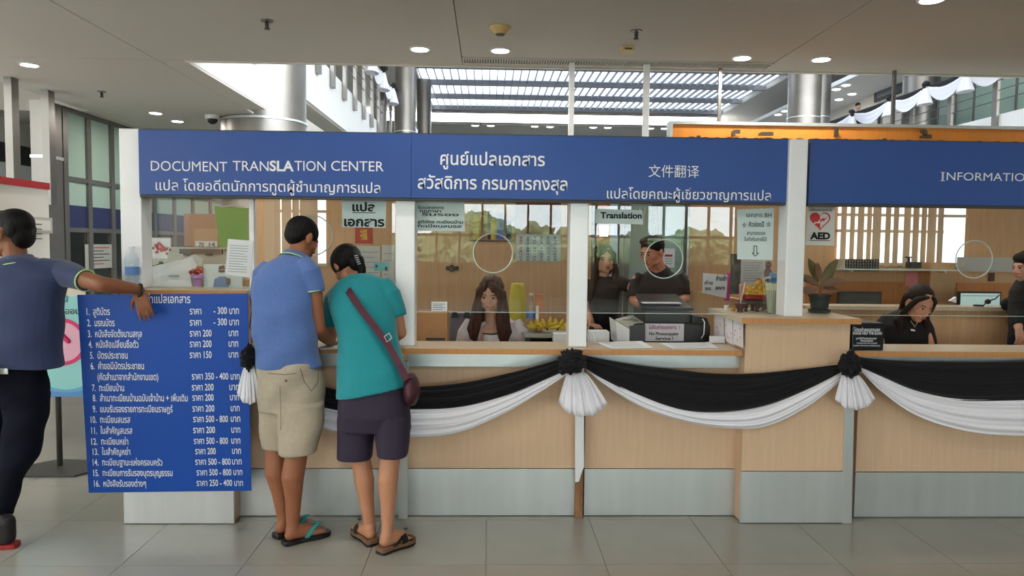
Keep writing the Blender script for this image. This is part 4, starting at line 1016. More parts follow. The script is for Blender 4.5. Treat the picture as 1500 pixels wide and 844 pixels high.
MB().tube([(a.x+.31, 5.2, .08), (a.x+.31, 5.2, .45)], .03, 12).bake('column', M['dark'], ch)
for k in range(5):
    an = 2*math.pi*k/5; MB().tube([(a.x+.31, 5.2, .09), (a.x+.31+.26*math.cos(an), 5.2+.26*math.sin(an), .05)], .02, 6).bake('leg', M['dark'], ch)
    MB().ell((a.x+.31+.26*math.cos(an), 5.2+.26*math.sin(an), .028), (.028, .028, .027), 10, 6).bake('caster', M['black'], ch)
for px in (666, 684):
    q = P(px, 460, 5.34); MB().prism([q+Vector((-.026, 0, -.03)), q+Vector((.026, 0, -.03)), q+Vector((.016, 0, .016)), q+Vector((-.016, 0, .016))], (0, .03, 0)).bake('binder_clip', M['black'], ch)
# bananas
bn = []
M['banana'] = mat('banana_skin', S(216, 184, 60), .5, noise=.15, nscale=30); M['brown'] = mat('banana_tip', S(70, 50, 24), .7)
cb_ = P(802, 486, 4.97); cb_.z = DZ+.03
random.seed(21)
hands = [(-.075, .9, 'small banana hand at the left of the fruit pile'), (.0, 1.1, 'middle banana hand with tips pointing up'), (.07, 1.0, 'right banana hand next to the silver post')]
for k, (dx, s, lab) in enumerate(hands):
    t = thing('banana_hand', (cb_.x+dx, cb_.y, DZ), lab, 'bananas', 'bananas on the grey cabinet')
    for j in range(5):
        an = -1.15+.55*j+.2*k; dd = Vector((math.sin(an), -.45, .12+.6*math.cos(an))).normalized()
        base = Vector((cb_.x+dx, cb_.y+.02, DZ+.02)); sd = Vector((dd.x, -.6, .1))
        pts = [base, base+dd*.03*s+sd*.006, base+dd*.055*s+sd*.006, base+dd*.078*s-Vector((0, 0, 0)), base+dd*.092*s-sd*.004]
        o = MB().tube(pts, [.007, .012, .014, .011, .004], 7).bake('banana', M['banana'], t, smooth=True)
    MB().ell(base, (.012, .012, .01)).bake('stem', M['brown'], t)
c = P(777, 482, 5.05); c.z = DZ+.001; bottle(c, .255, .032, 'clear water bottle with blue label beside the bananas')
c = P(786, 484, 5.14); c.z = DZ+.001; bottle(c, .20, .03, 'second clear bottle behind the bananas', capcol=M['red'])
sp_ = thing('snack_pouch', P(790, 482, 5.0), 'orange printed snack pouch with white upright lettering by the bottles', 'packet')
a = P(784, 432, 5.0); b = P(793, 480, 5.0)
MB().prism([(a.x, 5.0, DZ+.002), (b.x+.01, 5.0, DZ+.002), (b.x+.014, 5.03, a.z), (a.x+.004, 5.03, a.z)], (0, .03, 0)).bake('pouch', mat('pouch_print', S(190, 110, 50), .4, noise=.3, nscale=20), sp_, bevel=.004)
boxy('print', M['paper'], sp_, 785, 448, 789, 472, 4.985, .002, 0)
yc = thing('yellow_bag', P(758, 470, 5.2), 'yellow sack standing behind the clerk', 'bag')
a, b = P(747, 416, 5.22), P(770, 468, 5.22)
mb = MB(); cx_ = (a.x+b.x)/2
mb.rings([[(cx_+rx*math.cos(t_)*(1+.05*math.sin(5*t_)), 5.3+.06*math.sin(t_), z) for t_ in [2*math.pi*k/18 for k in range(18)]] for rx, z in ((.05, DZ), (.062, DZ+.05), (.06, DZ+.2), (.05, a.z-.03), (.045, a.z))])
mb.bake('sack', mat('yellow_sack', S(206, 190, 60), .5), yc, smooth=True)
# shelf under sack & tall things = rear part of the cabinet
bx('rear_top', MATS['grey_top'], dk, X(740, 490, 5.3), xx1, 5.2, 5.42, DZ-.03, DZ)
bx('rear_body', M['woodin'], dk, X(742, 490, 5.3), xx1, 5.22, 5.4, 0, DZ-.03)
# ---- bay three
ts = thing('translation_sign', P(907, 328, 4.296), 'white strip reading Translation hung inside the glass', 'sign')
MB().prism([P(873, 306, 4.296), P(941, 308, 4.296), P(942, 329, 4.296), P(872, 327, 4.296)], (0, .002, 0)).bake('sheet', mat('sign_paper', S(214, 232, 232), .8), ts)
L = Lettering(); tl(L, 'Translation', 879.5, 940, 319.5, 12.5, 4.293, .03); L.bake(ts, M['blackink'])
bx('back_panel', M['wallpaint'], bw, X(852, 330, YR+.42), X(893, 330, YR+.42), YR+.415, YR+.45, 0, 2.4)
op = thing('golden_poster', P(876, 368, YR+.4), 'bright orange and gold picture seen past the glass door', 'poster')
boxy('print', mat('orange_print', S(226, 120, 30), .5, noise=.55, nscale=7), op, 852, 298, 893, 372, YR+.4, .01, 0)
for k, (px, py, w, h, cl) in enumerate(((872, 352, 22, 14, S(240, 150, 20)), (868, 338, 9, 10, S(250, 214, 130)), (879, 336, 16, 12, S(190, 50, 24)), (869, 322, 8, 10, S(250, 226, 160)), (880, 318, 10, 9, S(240, 190, 90)))):
    MB().ell(P(px, py, YR+.395), (w/2*6.8/F, .003+.001*k, h/2*6.8/F)).bake('flame_print', mat('op_%d' % k, cl, .5), op)
# AED style white notice on the rear glass
rn = thing('door_notice', P(979, 392, YR-.01), 'white notice with red mark on the rear glass door', 'notice')
boxy('sheet', M['paper'], rn, 971, 364, 988, 392, YR-.01, .003, 0); boxy('red_print', M['red'], rn, 974, 373, 985, 376, YR-.013, .002, 0)
for k in range(3): boxy('print_line', MATS['faint_ink'], rn, 974, 379+k*3.5, 985, 380+k*3.5, YR-.013, .002, 0)
# copier
cp = thing('photocopier', P(965, 505, 4.75), 'black photocopier with taped No Photocopying Service notice', 'copier')
M['copier'] = mat('copier_black', S(34, 34, 34), .45); M['copier2'] = mat('copier_grey', S(58, 60, 62), .5)
zb = LZ-.238
a, b = P(924, 474, 4.62), P(1036, 474, 4.62)
bx('body', M['copier'], cp, a.x, b.x, 4.62, 5.1, zb, a.z, bevel=.03)
a, b = P(945, 455, 4.72), P(1012, 474, 4.72)
bx('scanner_unit', M['copier2'], cp, a.x, b.x, 4.70, 5.08, b.z-.03, a.z, bevel=.012)
a, b = P(938, 448, 4.72), P(1014, 455, 4.72)
MB().prism([(a.x, 4.69, b.z), (b.x, 4.69, b.z), (b.x-.03, 5.02, a.z+.04), (a.x+.03, 5.02, a.z+.04)], (0, .01, .018)).bake('lid', mat('copier_lid', S(30, 34, 48), .3), cp)
a, b = P(940, 445, 4.8), P(996, 447, 4.8); bx('paper_sheet', M['paper'], cp, a.x, b.x, 4.75, 5.0, b.z+.012, b.z+.017)
sidep = [P(1014, 462, 4.66), P(1036, 466, 4.66), P(1041, 480, 4.66), P(1040, 500, 4.66), P(1030, 502, 4.66), P(1012, 500, 4.66)]
MB().prism(sidep, (0, .35, 0)).bake('side_cover', M['copier'], cp, bevel=.006)
MB().tube([P(1029, 467, 4.60), P(1032, 472, 4.595), P(1031, 490, 4.595), P(1027, 496, 4.60)], .004, 6).bake('side_handle', M['steel'], cp)
boxy('notice', mat('notice_paper', S(202, 200, 208), .8), cp, 945, 474, 1001.5, 500, 4.613, .003, 0)
L = Lettering(); tl(L, 'ไม่รับถ่ายเอกสาร  !', 950, 996, 482, 7.5, 4.611, .015); L.bake(cp, mat('magenta_ink', S(150, 60, 130), .7), 'notice_lettering')
L = Lettering(); tl(L, 'No Photocopying', 951, 994, 491, 6.5, 4.611, .02); tl(L, 'Service !', 960, 986, 498, 6.5, 4.611, .02); L.bake(cp, M['blackink'], 'notice_lettering')
wx = thing('document_tray', P(920, 500, 4.62), 'white and dark side tray unit left of the copier', 'tray')
MB().prism([P(902, 470, 4.60), P(922, 482, 4.60), P(922, 505, 4.60), P(905, 505, 4.60)], (0, .25, 0)).bake('white_side', M['paper'], wx)
MB().prism([P(922, 478, 4.60), P(945, 476, 4.60), P(945, 505, 4.60), P(922, 505, 4.60)], (0, .25, 0)).bake('dark_side', M['copier2'], wx)
q = [P(901, 469, 4.62), P(926, 463, 4.8), P(943, 474, 4.66), P(922, 481, 4.60)]
MB().prism(q, (0, 0, .006)).bake('top_panel', MATS['beige_plastic'], wx)
q = [P(911, 470, 4.66), P(926, 466, 4.76), P(936, 472, 4.68), P(922, 476, 4.64)]
MB().prism([v+Vector((0, -.004, .008)) for v in q], (0, 0, .002)).bake('inset', mat('inset_grey', S(120, 124, 112), .5), wx)
t = thing('white_carton', P(875, 500, 4.62), 'low white carton behind the post at the copier window', 'box'); bx('carton', M['paper'], t, X(864, 486, 4.62), X(893, 486, 4.62), 4.62, 4.74, LZ-.24, Z(878, 486, 4.62), bevel=.004)
cbl = thing('white_cable', P(865, 500, 4.42), 'white cable loop on the counter beside the middle post', 'cable')
MB().tube([P(861, 484, 4.40), P(866, 487, 4.40), P(870, 494, 4.39), P(871, 503, 4.38)], .006, 8).bake('cord', M['paper'], cbl, smooth=True)
for (pts, lab) in (([(873, 502), (940, 500), (957, 510), (895, 511)], 'loose printed form lying left on the copier counter'), ([(966, 503), (1040, 502), (1052, 510), (985, 511)], 'loose printed form lying right on the copier counter')):
    q = [PZ(x, y, LZ+.002) for x, y in pts]; cxx = sum((v for v in q), Vector())/4
    t = thing('form_sheet', cxx, lab, 'paper'); MB().prism(q, (0, 0, .002)).bake('sheet', M['paper'], t)
    mb = MB()
    for k in range(5):
        s_ = .15+.16*k; l0, l1 = q[0].lerp(q[3], s_), q[1].lerp(q[2], s_); e = (q[3]-q[0])*.04; u0, u1 = l0.lerp(l1, .1), l0.lerp(l1, .85)
        mb.add([u0+Vector((0, 0, .0026)), u1+Vector((0, 0, .0026)), u1+e+Vector((0, 0, .0026)), u0+e+Vector((0, 0, .0026))], [(0, 1, 2, 3)])
    mb.bake('print_lines', MATS['faint_ink'], t)
# three leaflets hung on the raised box return face
for (q, lab) in (([(1046, 462), (1060, 462), (1060, 499), (1045, 497)], 'leftmost leaflet on the return face of the raised counter'), ([(1062, 464), (1073, 467), (1073, 505), (1062, 499)], 'middle leaflet on the return face of the raised counter'), ([(1074, 468), (1088, 474), (1088, 509), (1074, 504)], 'rightmost leaflet on the return face of the raised counter')):
    # faces lie on the plane x = xr0
    pts = []
    for x, y in q:
        d = BAS @ np.array([(x-CX)/F, (CY-y)/F, -1.0]); tt = (xr0-.006)/d[0]; yy = tt*d[1]
        yy = min(max(yy, 4.12), 4.69); pts.append(Vector((xr0-.006, yy, EYE+(yy/d[1])*d[2])))
    y0_, y1_ = min(p_.y for p_ in pts), max(p_.y for p_ in pts)
    t = thing('leaflet', (xr0-.006, y0_, LZ), lab, 'leaflet', 'leaflets on the raised counter side')
    MB().prism(pts, (.003, 0, 0)).bake('sheet', mat('leaflet_paper', S(222, 220, 226), .8), t)
    cc = sum(pts, Vector())/4; mb = MB()
    for k in range(5): mb.ell(cc+Vector((-.002, random.uniform(-.3, .3)*(y1_-y0_), random.uniform(-.05, .05))), (.001, .008, .008), 7, 5)
    mb.bake('flower_print', mat('faint_red', S(206, 160, 160), .8), t)
t = thing('card_holder', P(1052, 505, 4.44), 'small clear card holder on the counter under the leaflets', 'holder'); boxy('cards', MATS['leaflet_paper'], t, 1041, 493, 1062, 503, 4.42, .03)
# sheets on the glass and rear wall right of the man in black
ws = thing('thai_notice', P(1106, 380, 4.30), 'tall white notice with Thai lines and a downward arrow on the glass', 'notice')
MB().prism([P(1080, 307, 4.297), P(1134, 305, 4.297), P(1132, 381, 4.297), P(1080, 380, 4.297)], (0, .002, 0)).bake('sheet', mat('sign_paper', S(214, 232, 232), .8), ws)
L = Lettering(); Yt = 4.294
tl(L, 'เอกสาร BH', 1093, 1130, 318, 9, Yt, .01); tl(L, '☆', 1087, 1093, 333, 9, Yt, .01); tl(L, 'คิวช่องนี้', 1097, 1119, 332, 9.5, Yt, .02); tl(L, '☆', 1123, 1129, 332, 9, Yt, .01)
tl(L, 'สามารถออก', 1094, 1121, 344, 7.5, Yt, .01); tl(L, 'ใบกำกับภาษีได้', 1090, 1123, 353, 7.5, Yt, .01); L.bake(ws, MATS['faint_ink2'] if 'faint_ink2' in MATS else mat('soft_ink', S(70, 84, 92), .8))
o_ = [(1104, 360), (1109, 360), (1109, 370.5), (1112, 370.5), (1106.5, 376), (1101, 370.5), (1104, 370.5)]
MB().prism([P(x, y, Yt) for x, y in o_], (0, .0005, 0)).bake('arrow', M['blackink'], ws)
i_ = [(1105, 361), (1108, 361), (1108, 371.5), (1109.5, 371.5), (1106.5, 374.5), (1103.5, 371.5), (1105, 371.5)]
MB().prism([P(x, y, Yt-.002) for x, y in i_], (0, .0005, 0)).bake('arrow_fill', MATS['sign_paper'], ws)
dp = thing('dark_poster', P(1078, 430, 6.2), 'narrow dark photo poster behind the figurine', 'poster')
boxy('print', mat('mono_print', S(84, 88, 86), .7, noise=.8, nscale=14), dp, 1071, 372, 1084, 431, 5.3, .004, 0)
wallpaper_sheet(1086, 380, 1120, 418, 'pale typed notice behind the figurine below the arrow notice', 8, 5.28)
mn = thing('tilted_notice', P(1050, 435, 5.55), 'tilted white notice with bold Thai words on the inner half wall', 'notice')
q = [(1030, 400), (1066, 403), (1064, 437), (1029, 429)]
MB().prism([P(x, y, 5.3) for x, y in q], (0, .003, 0)).bake('sheet', M['paper'], mn)
L = Lettering(); tl(L, 'ห้ามเข้า', 1049, 1065, 411, 9, 5.297, .03); tl(L, 'ถ่าย', 1032, 1044, 417, 7, 5.297, .02); tl(L, 'เอกสาร', 1048, 1062, 424, 7, 5.297, .03); tl(L, 'BKK', 1033, 1042, 425, 6, 5.297, .02); L.bake(mn, M['blackink'])
mgb = thing('magenta_folder', P(1067, 440, 5.0), 'thin magenta folder edge beside the tilted notice', 'folder')
MB().prism([P(1069, 400, 5.4), P(1070.5, 400, 5.4), P(1069, 441, 5.4), P(1064, 441, 5.4)], (0, .06, 0)).bake('edge', mat('pink_folder', S(206, 70, 150), .5), mgb)
# golden figurine group
yf = 4.50
fg = thing('golden_figurine', P(1103, 455, yf), 'reclining golden figurine on a red base and dark carved stand', 'figurine')
gold = mat('gold_paint', S(212, 164, 66), .3, metal=.7)
c0 = P(1106, 452, yf); c0.z = RZ
bx('stand', mat('carved_stand', S(48, 46, 46), .5, noise=.3, bump=.6), fg, c0.x-.085, c0.x+.085, yf-.05, yf+.06, RZ+.045, RZ+.07, bevel=.006)
for i in (-1, 0, 1):
    for j in (-1, 1): autosmooth(MB().lathe((c0.x+.07*i, yf+.005+.04*j, RZ+.001), [(.014, 0), (.009, .015), (.012, .03), (.02, .045)], 10).bake('foot', MATS['carved_stand'], fg))
bx('red_base', mat('lacquer_red', S(140, 30, 26), .25), fg, c0.x-.07, c0.x+.07, yf-.04, yf+.05, RZ+.071, RZ+.102, bevel=.01)
mb = MB()
mb.ell((c0.x, yf, RZ+.125), (.055, .035, .028)); mb.ell((c0.x+.02, yf, RZ+.145), (.03, .028, .03)); mb.ell((c0.x+.012, yf-.01, RZ+.178), (.017, .016, .019))
mb.cap((c0.x+.04, yf-.01, RZ+.15), (c0.x+.055, yf-.02, RZ+.118), .012, .009); mb.cap((c0.x-.0, yf-.015, RZ+.15), (c0.x-.03, yf-.03, RZ+.125), .012, .009)
mb.cap((c0.x-.02, yf-.02, RZ+.115), (c0.x-.06, yf-.025, RZ+.112), .016, .012); mb.cap((c0.x+.02, yf-.025, RZ+.112), (c0.x+.058, yf-.02, RZ+.112), .015, .012)
for s_ in (-1, 1): mb.ell((c0.x+.012+.016*s_, yf-.005, RZ+.176), (.004, .006, .010))
for k in range(9): mb.ell((c0.x-.06+.015*k, yf-.034, RZ+.107), (.009, .008, .007), 8, 5)
mb.cap((c0.x+.035, yf, RZ+.165), (c0.x+.062, yf-.01, RZ+.182), .008, .006); mb.ell((c0.x-.035, yf+.01, RZ+.14), (.022, .02, .024))
mb.bake('figure', gold, fg, smooth=True)
inc = thing('incense_bowl', P(1086, 450, yf), 'small dark incense bowl with pink and white sticks left of the golden figurine', 'bowl')
c1 = P(1084, 452, 4.42); c1.z = RZ+.001
autosmooth(MB().lathe(c1, [(.02, 0), (.016, .01), (.03, .04), (.035, .055), (.03, .055)], 16).bake('bowl', M['darkwood'], inc))
random.seed(4)
for k in range(9):
    d = Vector((random.uniform(-.02, .035), random.uniform(-.01, .02), .11+random.uniform(0, .03))); MB().tube([c1+Vector((0, 0, .05)), c1+Vector((0, 0, .05))+d], .0022, 5).bake('stick', mat('stick_pink', S(190, 110, 120), .6) if k % 2 else mat('stick_white', S(220, 214, 196), .6), inc)
for (px, col, lab, h) in ((1064, S(228, 226, 214), 'tiny white cup at the edge of the raised counter', .034), (1074, S(196, 150, 60), 'tiny amber cup beside the white cup', .026)):
    c2 = P(px, 452, 4.5); c2.z = RZ+.001; t = thing('offering_cup', c2, lab, 'cup')
    autosmooth(MB().lathe(c2, [(.012, 0), (.017, h), (.014, h), (.010, .006)], 14).bake('cup', mat('cup_%d' % px, col, .3), t)); MB().lathe(c2, [(.0135, h*.8), (.0135, h*.82)], 12).bake('liquid', M['darkwood'], t)
gp = thing('orange_garland', P(1100, 425, 4.62), 'orange figurine with garland behind the golden one', 'figurine')
c3 = P(1106, 440, 4.63); c3.z = RZ+.001
mb = MB(); mb.ell((c3.x+.015, c3.y, RZ+.08), (.05, .03, .08)); mb.ell((c3.x+.02, c3.y, RZ+.17), (.024, .022, .03)); mb.cap((c3.x-.02, c3.y, RZ+.13), (c3.x+.05, c3.y, RZ+.13), .014, .014)
mb.bake('figure', mat('orange_figure', S(176, 96, 34), .5, noise=.3), gp, smooth=True)
mb = MB()
for k in range(12): a_ = math.pi*2*k/12; mb.ell((c3.x+.075+.032*math.cos(a_), c3.y-.02, RZ+.185+.02*math.sin(a_)), (.009, .008, .008), 7, 5)
mb.bake('garland_bead', mat('garland_white', S(224, 218, 206), .6), gp)
bs = thing('bronze_bust', P(1123, 425, 4.60), 'small brown bust on a column behind the stick vase', 'figurine')
c4 = P(1123.5, 445, 4.66); autosmooth(MB().lathe((c4.x, c4.y, RZ+.001), [(.03, 0), (.03, .02), (.018, .05), (.018, .19), (.026, .2)], 16).bake('plinth', MATS['carved_stand'], bs))
mb = MB(); zz = RZ+.2; mb.ell((c4.x, c4.y, zz+.03), (.026, .02, .035)); mb.ell((c4.x, c4.y-.003, zz+.085), (.019, .02, .025)); mb.cap((c4.x, c4.y, zz+.05), (c4.x, c4.y, zz+.075), .01, .01)
mb.bake('bust', mat('bronze', S(96, 66, 56), .5), bs, smooth=True)
bbx = thing('blue_box', P(1137, 420, 4.62), 'small light blue box behind the sticks at the post', 'box')
boxy('carton', mat('sky_blue_card', S(110, 160, 196), .5), bbx, 1130, 400, 1142, 443, 4.60, .05)
boxy('label', mat('deep_blue', S(50, 90, 150), .5), bbx, 1130, 407, 1140, 413, 4.597, .003, 0)
vs_ = thing('stick_vase', P(1130, 460, 4.36), 'glass tumbler of long pale green sticks on the raised counter', 'vase')
c5 = P(1130, 459, 4.34); c5.z = RZ+.001
autosmooth(MB().lathe(c5, [(.026, 0), (.038, .14), (.036, .14), (.024, .004)], 20).bake('tumbler', M['pet'], vs_))
M['stick'] = mat('green_stick', S(206, 210, 170), .6)
for k in range(14):
    a_ = 2*math.pi*k/14; MB().tube([c5+Vector((.018*math.cos(a_), .018*math.sin(a_), .006)), c5+Vector((.036*math.cos(a_), .034*math.sin(a_), .178))], .0045, 6).bake('stick', M['stick'], vs_)
# ---- information booth
ae = thing('aed_sign', P(1201, 360, 4.296), 'white AED sign with a red heart and lightning bolt', 'sign')
sgp = mat('aed_paper', S(226, 226, 222), .7)
MB().prism([P(1184, 302, 4.296), P(1223.5, 303, 4.296), P(1222, 360, 4.296), P(1179.5, 359, 4.296)], (0, .002, 0)).bake('sheet', sgp, ae)
def heart(cx, cy, s, k0, k1, Y):
    pts = []
    for k in range(k0, k1+1):
        t_ = 2*math.pi*k/60; hx = 16*math.sin(t_)**3; hy = 13*math.cos(t_)-5*math.cos(2*t_)-2*math.cos(3*t_)-math.cos(4*t_); pts.append(P(cx+hx*s, cy-hy*s, Y))
    return pts
red = mat('heart_red', S(206, 30, 36), .5)
def fanmesh(pts, c): return [c]+pts, [(0, i+1, i+2) for i in range(len(pts)-1)]
cc = P(1201.5, 322, 4.2935); 
MB().add(*fanmesh(heart(1201.5, 322.5, .93, 0, 60, 4.2935), P(1201.5, 322.5, 4.2935))).bake('heart', red, ae, recalc=False)
MB().add(*fanmesh(heart(1201.5, 322.5, .80, 0, 30, 4.2925), P(1201.5, 322.5, 4.2925))).bake('heart_white_half', sgp, ae, recalc=False)
z1_ = [(1194, 327), (1200, 322), (1201, 325), (1207, 319), (1214, 317), (1208, 322), (1204, 327), (1203, 324), (1197, 328.5)]
def strip_poly(pts, m, nm, Y):
    o = MB().prism([P(x, y, Y) for x, y in pts], (0, .0004, 0)).bake(nm, m, ae); return o
strip_poly([(1201.5, 323), (1206, 318.5), (1206.5, 321), (1213, 317), (1206, 325), (1205.5, 322.5), (1201.5, 326)], red, 'bolt', 4.2915)
strip_poly([(1201.5, 323), (1199.5, 322), (1199, 325), (1194, 325), (1189, 330), (1197, 326.5), (1198, 328), (1201.5, 326)], sgp, 'bolt', 4.2915)
L = Lettering(); tl(L, 'AED', 1186.5, 1216, 350, 13.5, 4.293, .05); tl(L, 'เครื่องกระตุกหัวใจ', 1186, 1219, 309, 5, 4.293, .01)
a = P(1186, 352, 4.293); b = P(1216, 352, 4.293); L.mb.add([a, Vector((b.x, a.y, a.z)), Vector((b.x, a.y, a.z-.003)), a-Vector((0, 0, .003))], [(0, 1, 2, 3)]); L.bake(ae, M['blackink'])
# plant
pl_ = thing('potted_plant', P(1200, 458, 4.30), 'dark potted plant with brownish pink edged leaves left of the dark monitor', 'plant')
yp = 4.44; c = P(1200, 457, yp); c.z = RZ+.001
M['pot'] = mat('dark_green_pot', S(36, 50, 48), .45)
autosmooth(MB().lathe(c, [(.062, 0), (.068, .02), (.062, .02), (.055, .008)], 24).bake('saucer', M['pot'], pl_))
autosmooth(MB().lathe(c, [(.046, .009), (.063, .10), (.068, .10), (.068, .112), (.058, .112), (.055, .09)], 24).bake('pot', M['pot'], pl_))
MB().lathe(c, [(.055, .092), (.055, .102)], 20).bake('soil', mat('potting_soil', S(120, 100, 84), .9, noise=.4, nscale=60), pl_)
M['leafA'] = mat('aglaonema_leaf', S(112, 104, 66), .5, noise=.3, nscale=14); M['leafB'] = mat('aglaonema_edge', S(134, 96, 76), .5)
def leaf(base, tip, w, droop, m):
    base, tip = Vector(base), Vector(tip); d = tip-base; side = d.cross(Vector((0, -1, .3))).normalized(); rs = []
    for k in range(9):
        u = k/8; c_ = base+d*u+Vector((0, 0, -droop*u*u)); ww = w*math.sin(math.pi*min(1, u*.93+.07))**.8
        rs.append([c_-side*ww+Vector((0, -.2*ww, .15*ww)), c_-side*ww*.5, c_, c_+side*ww*.5, c_+side*ww+Vector((0, -.2*ww, .15*ww))])
    return MB().rings(rs, cap=False, closed=False).bake('leaf', m, pl_, smooth=True)
stem0 = c+Vector((0, 0, .10)); hub = [P(1196, 415, yp), P(1202, 418, yp), P(1206, 412, yp)]
for h_ in hub: MB().tube([stem0, stem0.lerp(h_, .6)+Vector((.006, 0, 0)), h_], .0055, 7).bake('stem', M['leafB'], pl_)
for (px0, py0, px1, py1, w, dr_, m_) in ((1199, 414, 1184, 378, .030, 0, 'leafA'), (1203, 412, 1228, 379, .028, 0, 'leafA'), (1200, 412, 1197, 384, .022, 0, 'leafB'), (1200, 418, 1166, 399, .026, .02, 'leafA'),
      (1203, 418, 1238, 408, .026, .012, 'leafB'), (1204, 422, 1230, 424, .022, .01, 'leafB'), (1197, 424, 1170, 430, .026, -.02, 'leafB'), (1203, 415, 1222, 398, .024, 0, 'leafA'), (1197, 418, 1178, 408, .022, 0, 'leafB'), (1201, 420, 1216, 414, .022, 0, 'leafA')):
    leaf(P(px0, py0, yp), P(px1, py1, yp+random.uniform(-.05, .06)), w, dr_, M[m_])
# monitors
def monitor(pl, pt, pr, pb, Y, label, screen):
    a, b = P(pl, pt, Y), P(pr, pb, Y); t = thing('monitor', ((a.x+b.x)/2, Y, b.z-.1), label, 'monitor')
    bx('casing', M['black'], t, a.x, b.x, Y, Y+.03, b.z-.03, a.z, bevel=.004)
    e = 2.6/F*Y; bx('screen', screen, t, a.x+e, b.x-e, Y-.003, Y, b.z-.02, a.z-e)
    cx_ = (a.x+b.x)/2; bx('neck', M['black'], t, cx_-.03, cx_+.03, Y+.01, Y+.04, b.z-.20, b.z-.03); bx('foot', M['black'], t, cx_-.1, cx_+.1, Y-.06, Y+.1, b.z-.21, b.z-.2); return t
monitor(1228, 427, 1291, 453, 5.95, 'dark switched off monitor right of the potted plant', mat('dark_screen', S(62, 66, 64), .25))
mm = monitor(1405, 427, 1466, 455, 5.95, 'lit monitor with a pale screen left of the right edge person', mat('lit_screen', S(176, 206, 204), .4, emit=.45))
for k, (x0_, x1_, y_) in enumerate(((1409, 1460, 433), (1409, 1430, 447), (1436, 1458, 449))): boxy('screen_line', mat('screen_ink', S(100, 140, 144), .5), mm, x0_, y_, x1_, y_+1.2, 5.945, .001, 0)
for (nm, xa_, xb_) in (('a', 1225, 1295), ('b', 1395, 1480)):
    pass
t = thing('rear_desk', P(1350, 470, 5.95), 'long rear desk carrying the two monitors of the information booth', 'desk')
zd = Z(1350, 453, 5.95)-.215; bx('top', M['woodtop'], t, X(1185, 450, 5.9), 6.8, 5.86, 6.35, zd-.03, zd)
for xq_ in (X(1190, 450, 5.9), 4.4, 6.7): bx('leg', M['woodin'], t, xq_, xq_+.04, 5.9, 6.3, 0, zd-.03)
mi = thing('desk_microphone', P(1441, 452, 5.2), 'black gooseneck microphone in front of the lit monitor', 'microphone')
MB().tube([P(1433, 455, 5.76), P(1438, 450, 5.76), P(1447, 441, 5.76), P(1458, 438, 5.76), P(1464, 432, 5.76)], .005, 8).bake('gooseneck', M['black'], mi, smooth=True)
MB().ell(P(1447, 442, 5.75), (.024, .02, .021)).bake('foam_head', M['black'], mi, smooth=True)
cz = P(1433, 455, 5.76); MB().lathe((cz.x, 5.76, zl+.031), [(.04, 0), (.035, .012), (.01, .014)], 14).bake('base', M['black'], mi)
wt = thing('paper_tent', P(1396, 443, 5.85), 'small white folded paper left of the lit monitor', 'paper'); MB().prism([P(1392, 441, 5.9), P(1401, 435, 5.9), P(1401, 444, 5.9)], (0, .03, 0)).bake('fold', M['paper'], wt)
pk = thing('pink_note', P(1340, 418, YR-.02), 'pink sheet pinned above the woman in black at information', 'note'); boxy('sheet', mat('pink_paper', S(222, 140, 150), .7), pk, 1327, 399, 1354, 419, YR-.02, .003, 0)
ou = thing('wall_socket', P(1453, 412, YR-.03), 'small brown wall socket plate near the right edge', 'socket'); boxy('plate', M['darkwood'], ou, 1449, 400, 1457, 412, YR-.02, .012); boxy('insert', M['dark'], ou, 1451, 404, 1455, 408, YR-.023, .004)
fb = thing('vent_reflection', P(1263, 399, YR-.2), 'patterned grid standing in for a ceiling vent reflection under the mirrored blinds', 'reflection')  # modelled grid in place of a ceiling vent's reflection
a, b = P(1240, 380, 6.15), P(1287, 397, 6.15)
bx('grid_backing', mat('reflection_backing', S(196, 186, 172), .6, noise=.25, nscale=30), fb, a.x, b.x, 6.17, 6.36, b.z, a.z)
for k in range(13): x = a.x+(b.x-a.x)*k/12; bx('grid_bar', M['dark'], fb, x-.004, x+.004, 6.155, 6.165, b.z, a.z)
for k in range(5): z = b.z+(a.z-b.z)*k/4; bx('grid_bar', M['dark'], fb, a.x, b.x, 6.148, 6.155, z-.003, z+.003)
shf = thing('glass_shelf', P(1310, 388, 6.2), 'glass shelf with small items under the mirrored blinds', 'shelf')
a, b = P(1225, 388, 6.2), P(1390, 391, 6.2)
bx('plate', M['rim'], shf, a.x, b.x, 6.05, 6.38, Z(1300, 394, 6.1)-.012, Z(1300, 394, 6.1))
for px in (1240, 1375): bx('bracket', M['steel'], shf, X(px, 395, 6.2)-.01, X(px, 395, 6.2)+.01, 6.1, 6.38, Z(1300, 399, 6.1), Z(1300, 394, 6.1)-.012)
dbx = thing('dark_gadget', P(1330, 388, 6.15), 'small grey desk gadget on the glass shelf', 'gadget'); boxy('body', M['dark'], dbx, 1336, 384, 1350, 393, 6.12, .1); boxy('arm', M['black'], dbx, 1327, 376, 1336, 378, 6.12, .02); boxy('post', M['black'], dbx, 1331, 378, 1333, 393, 6.12, .02)
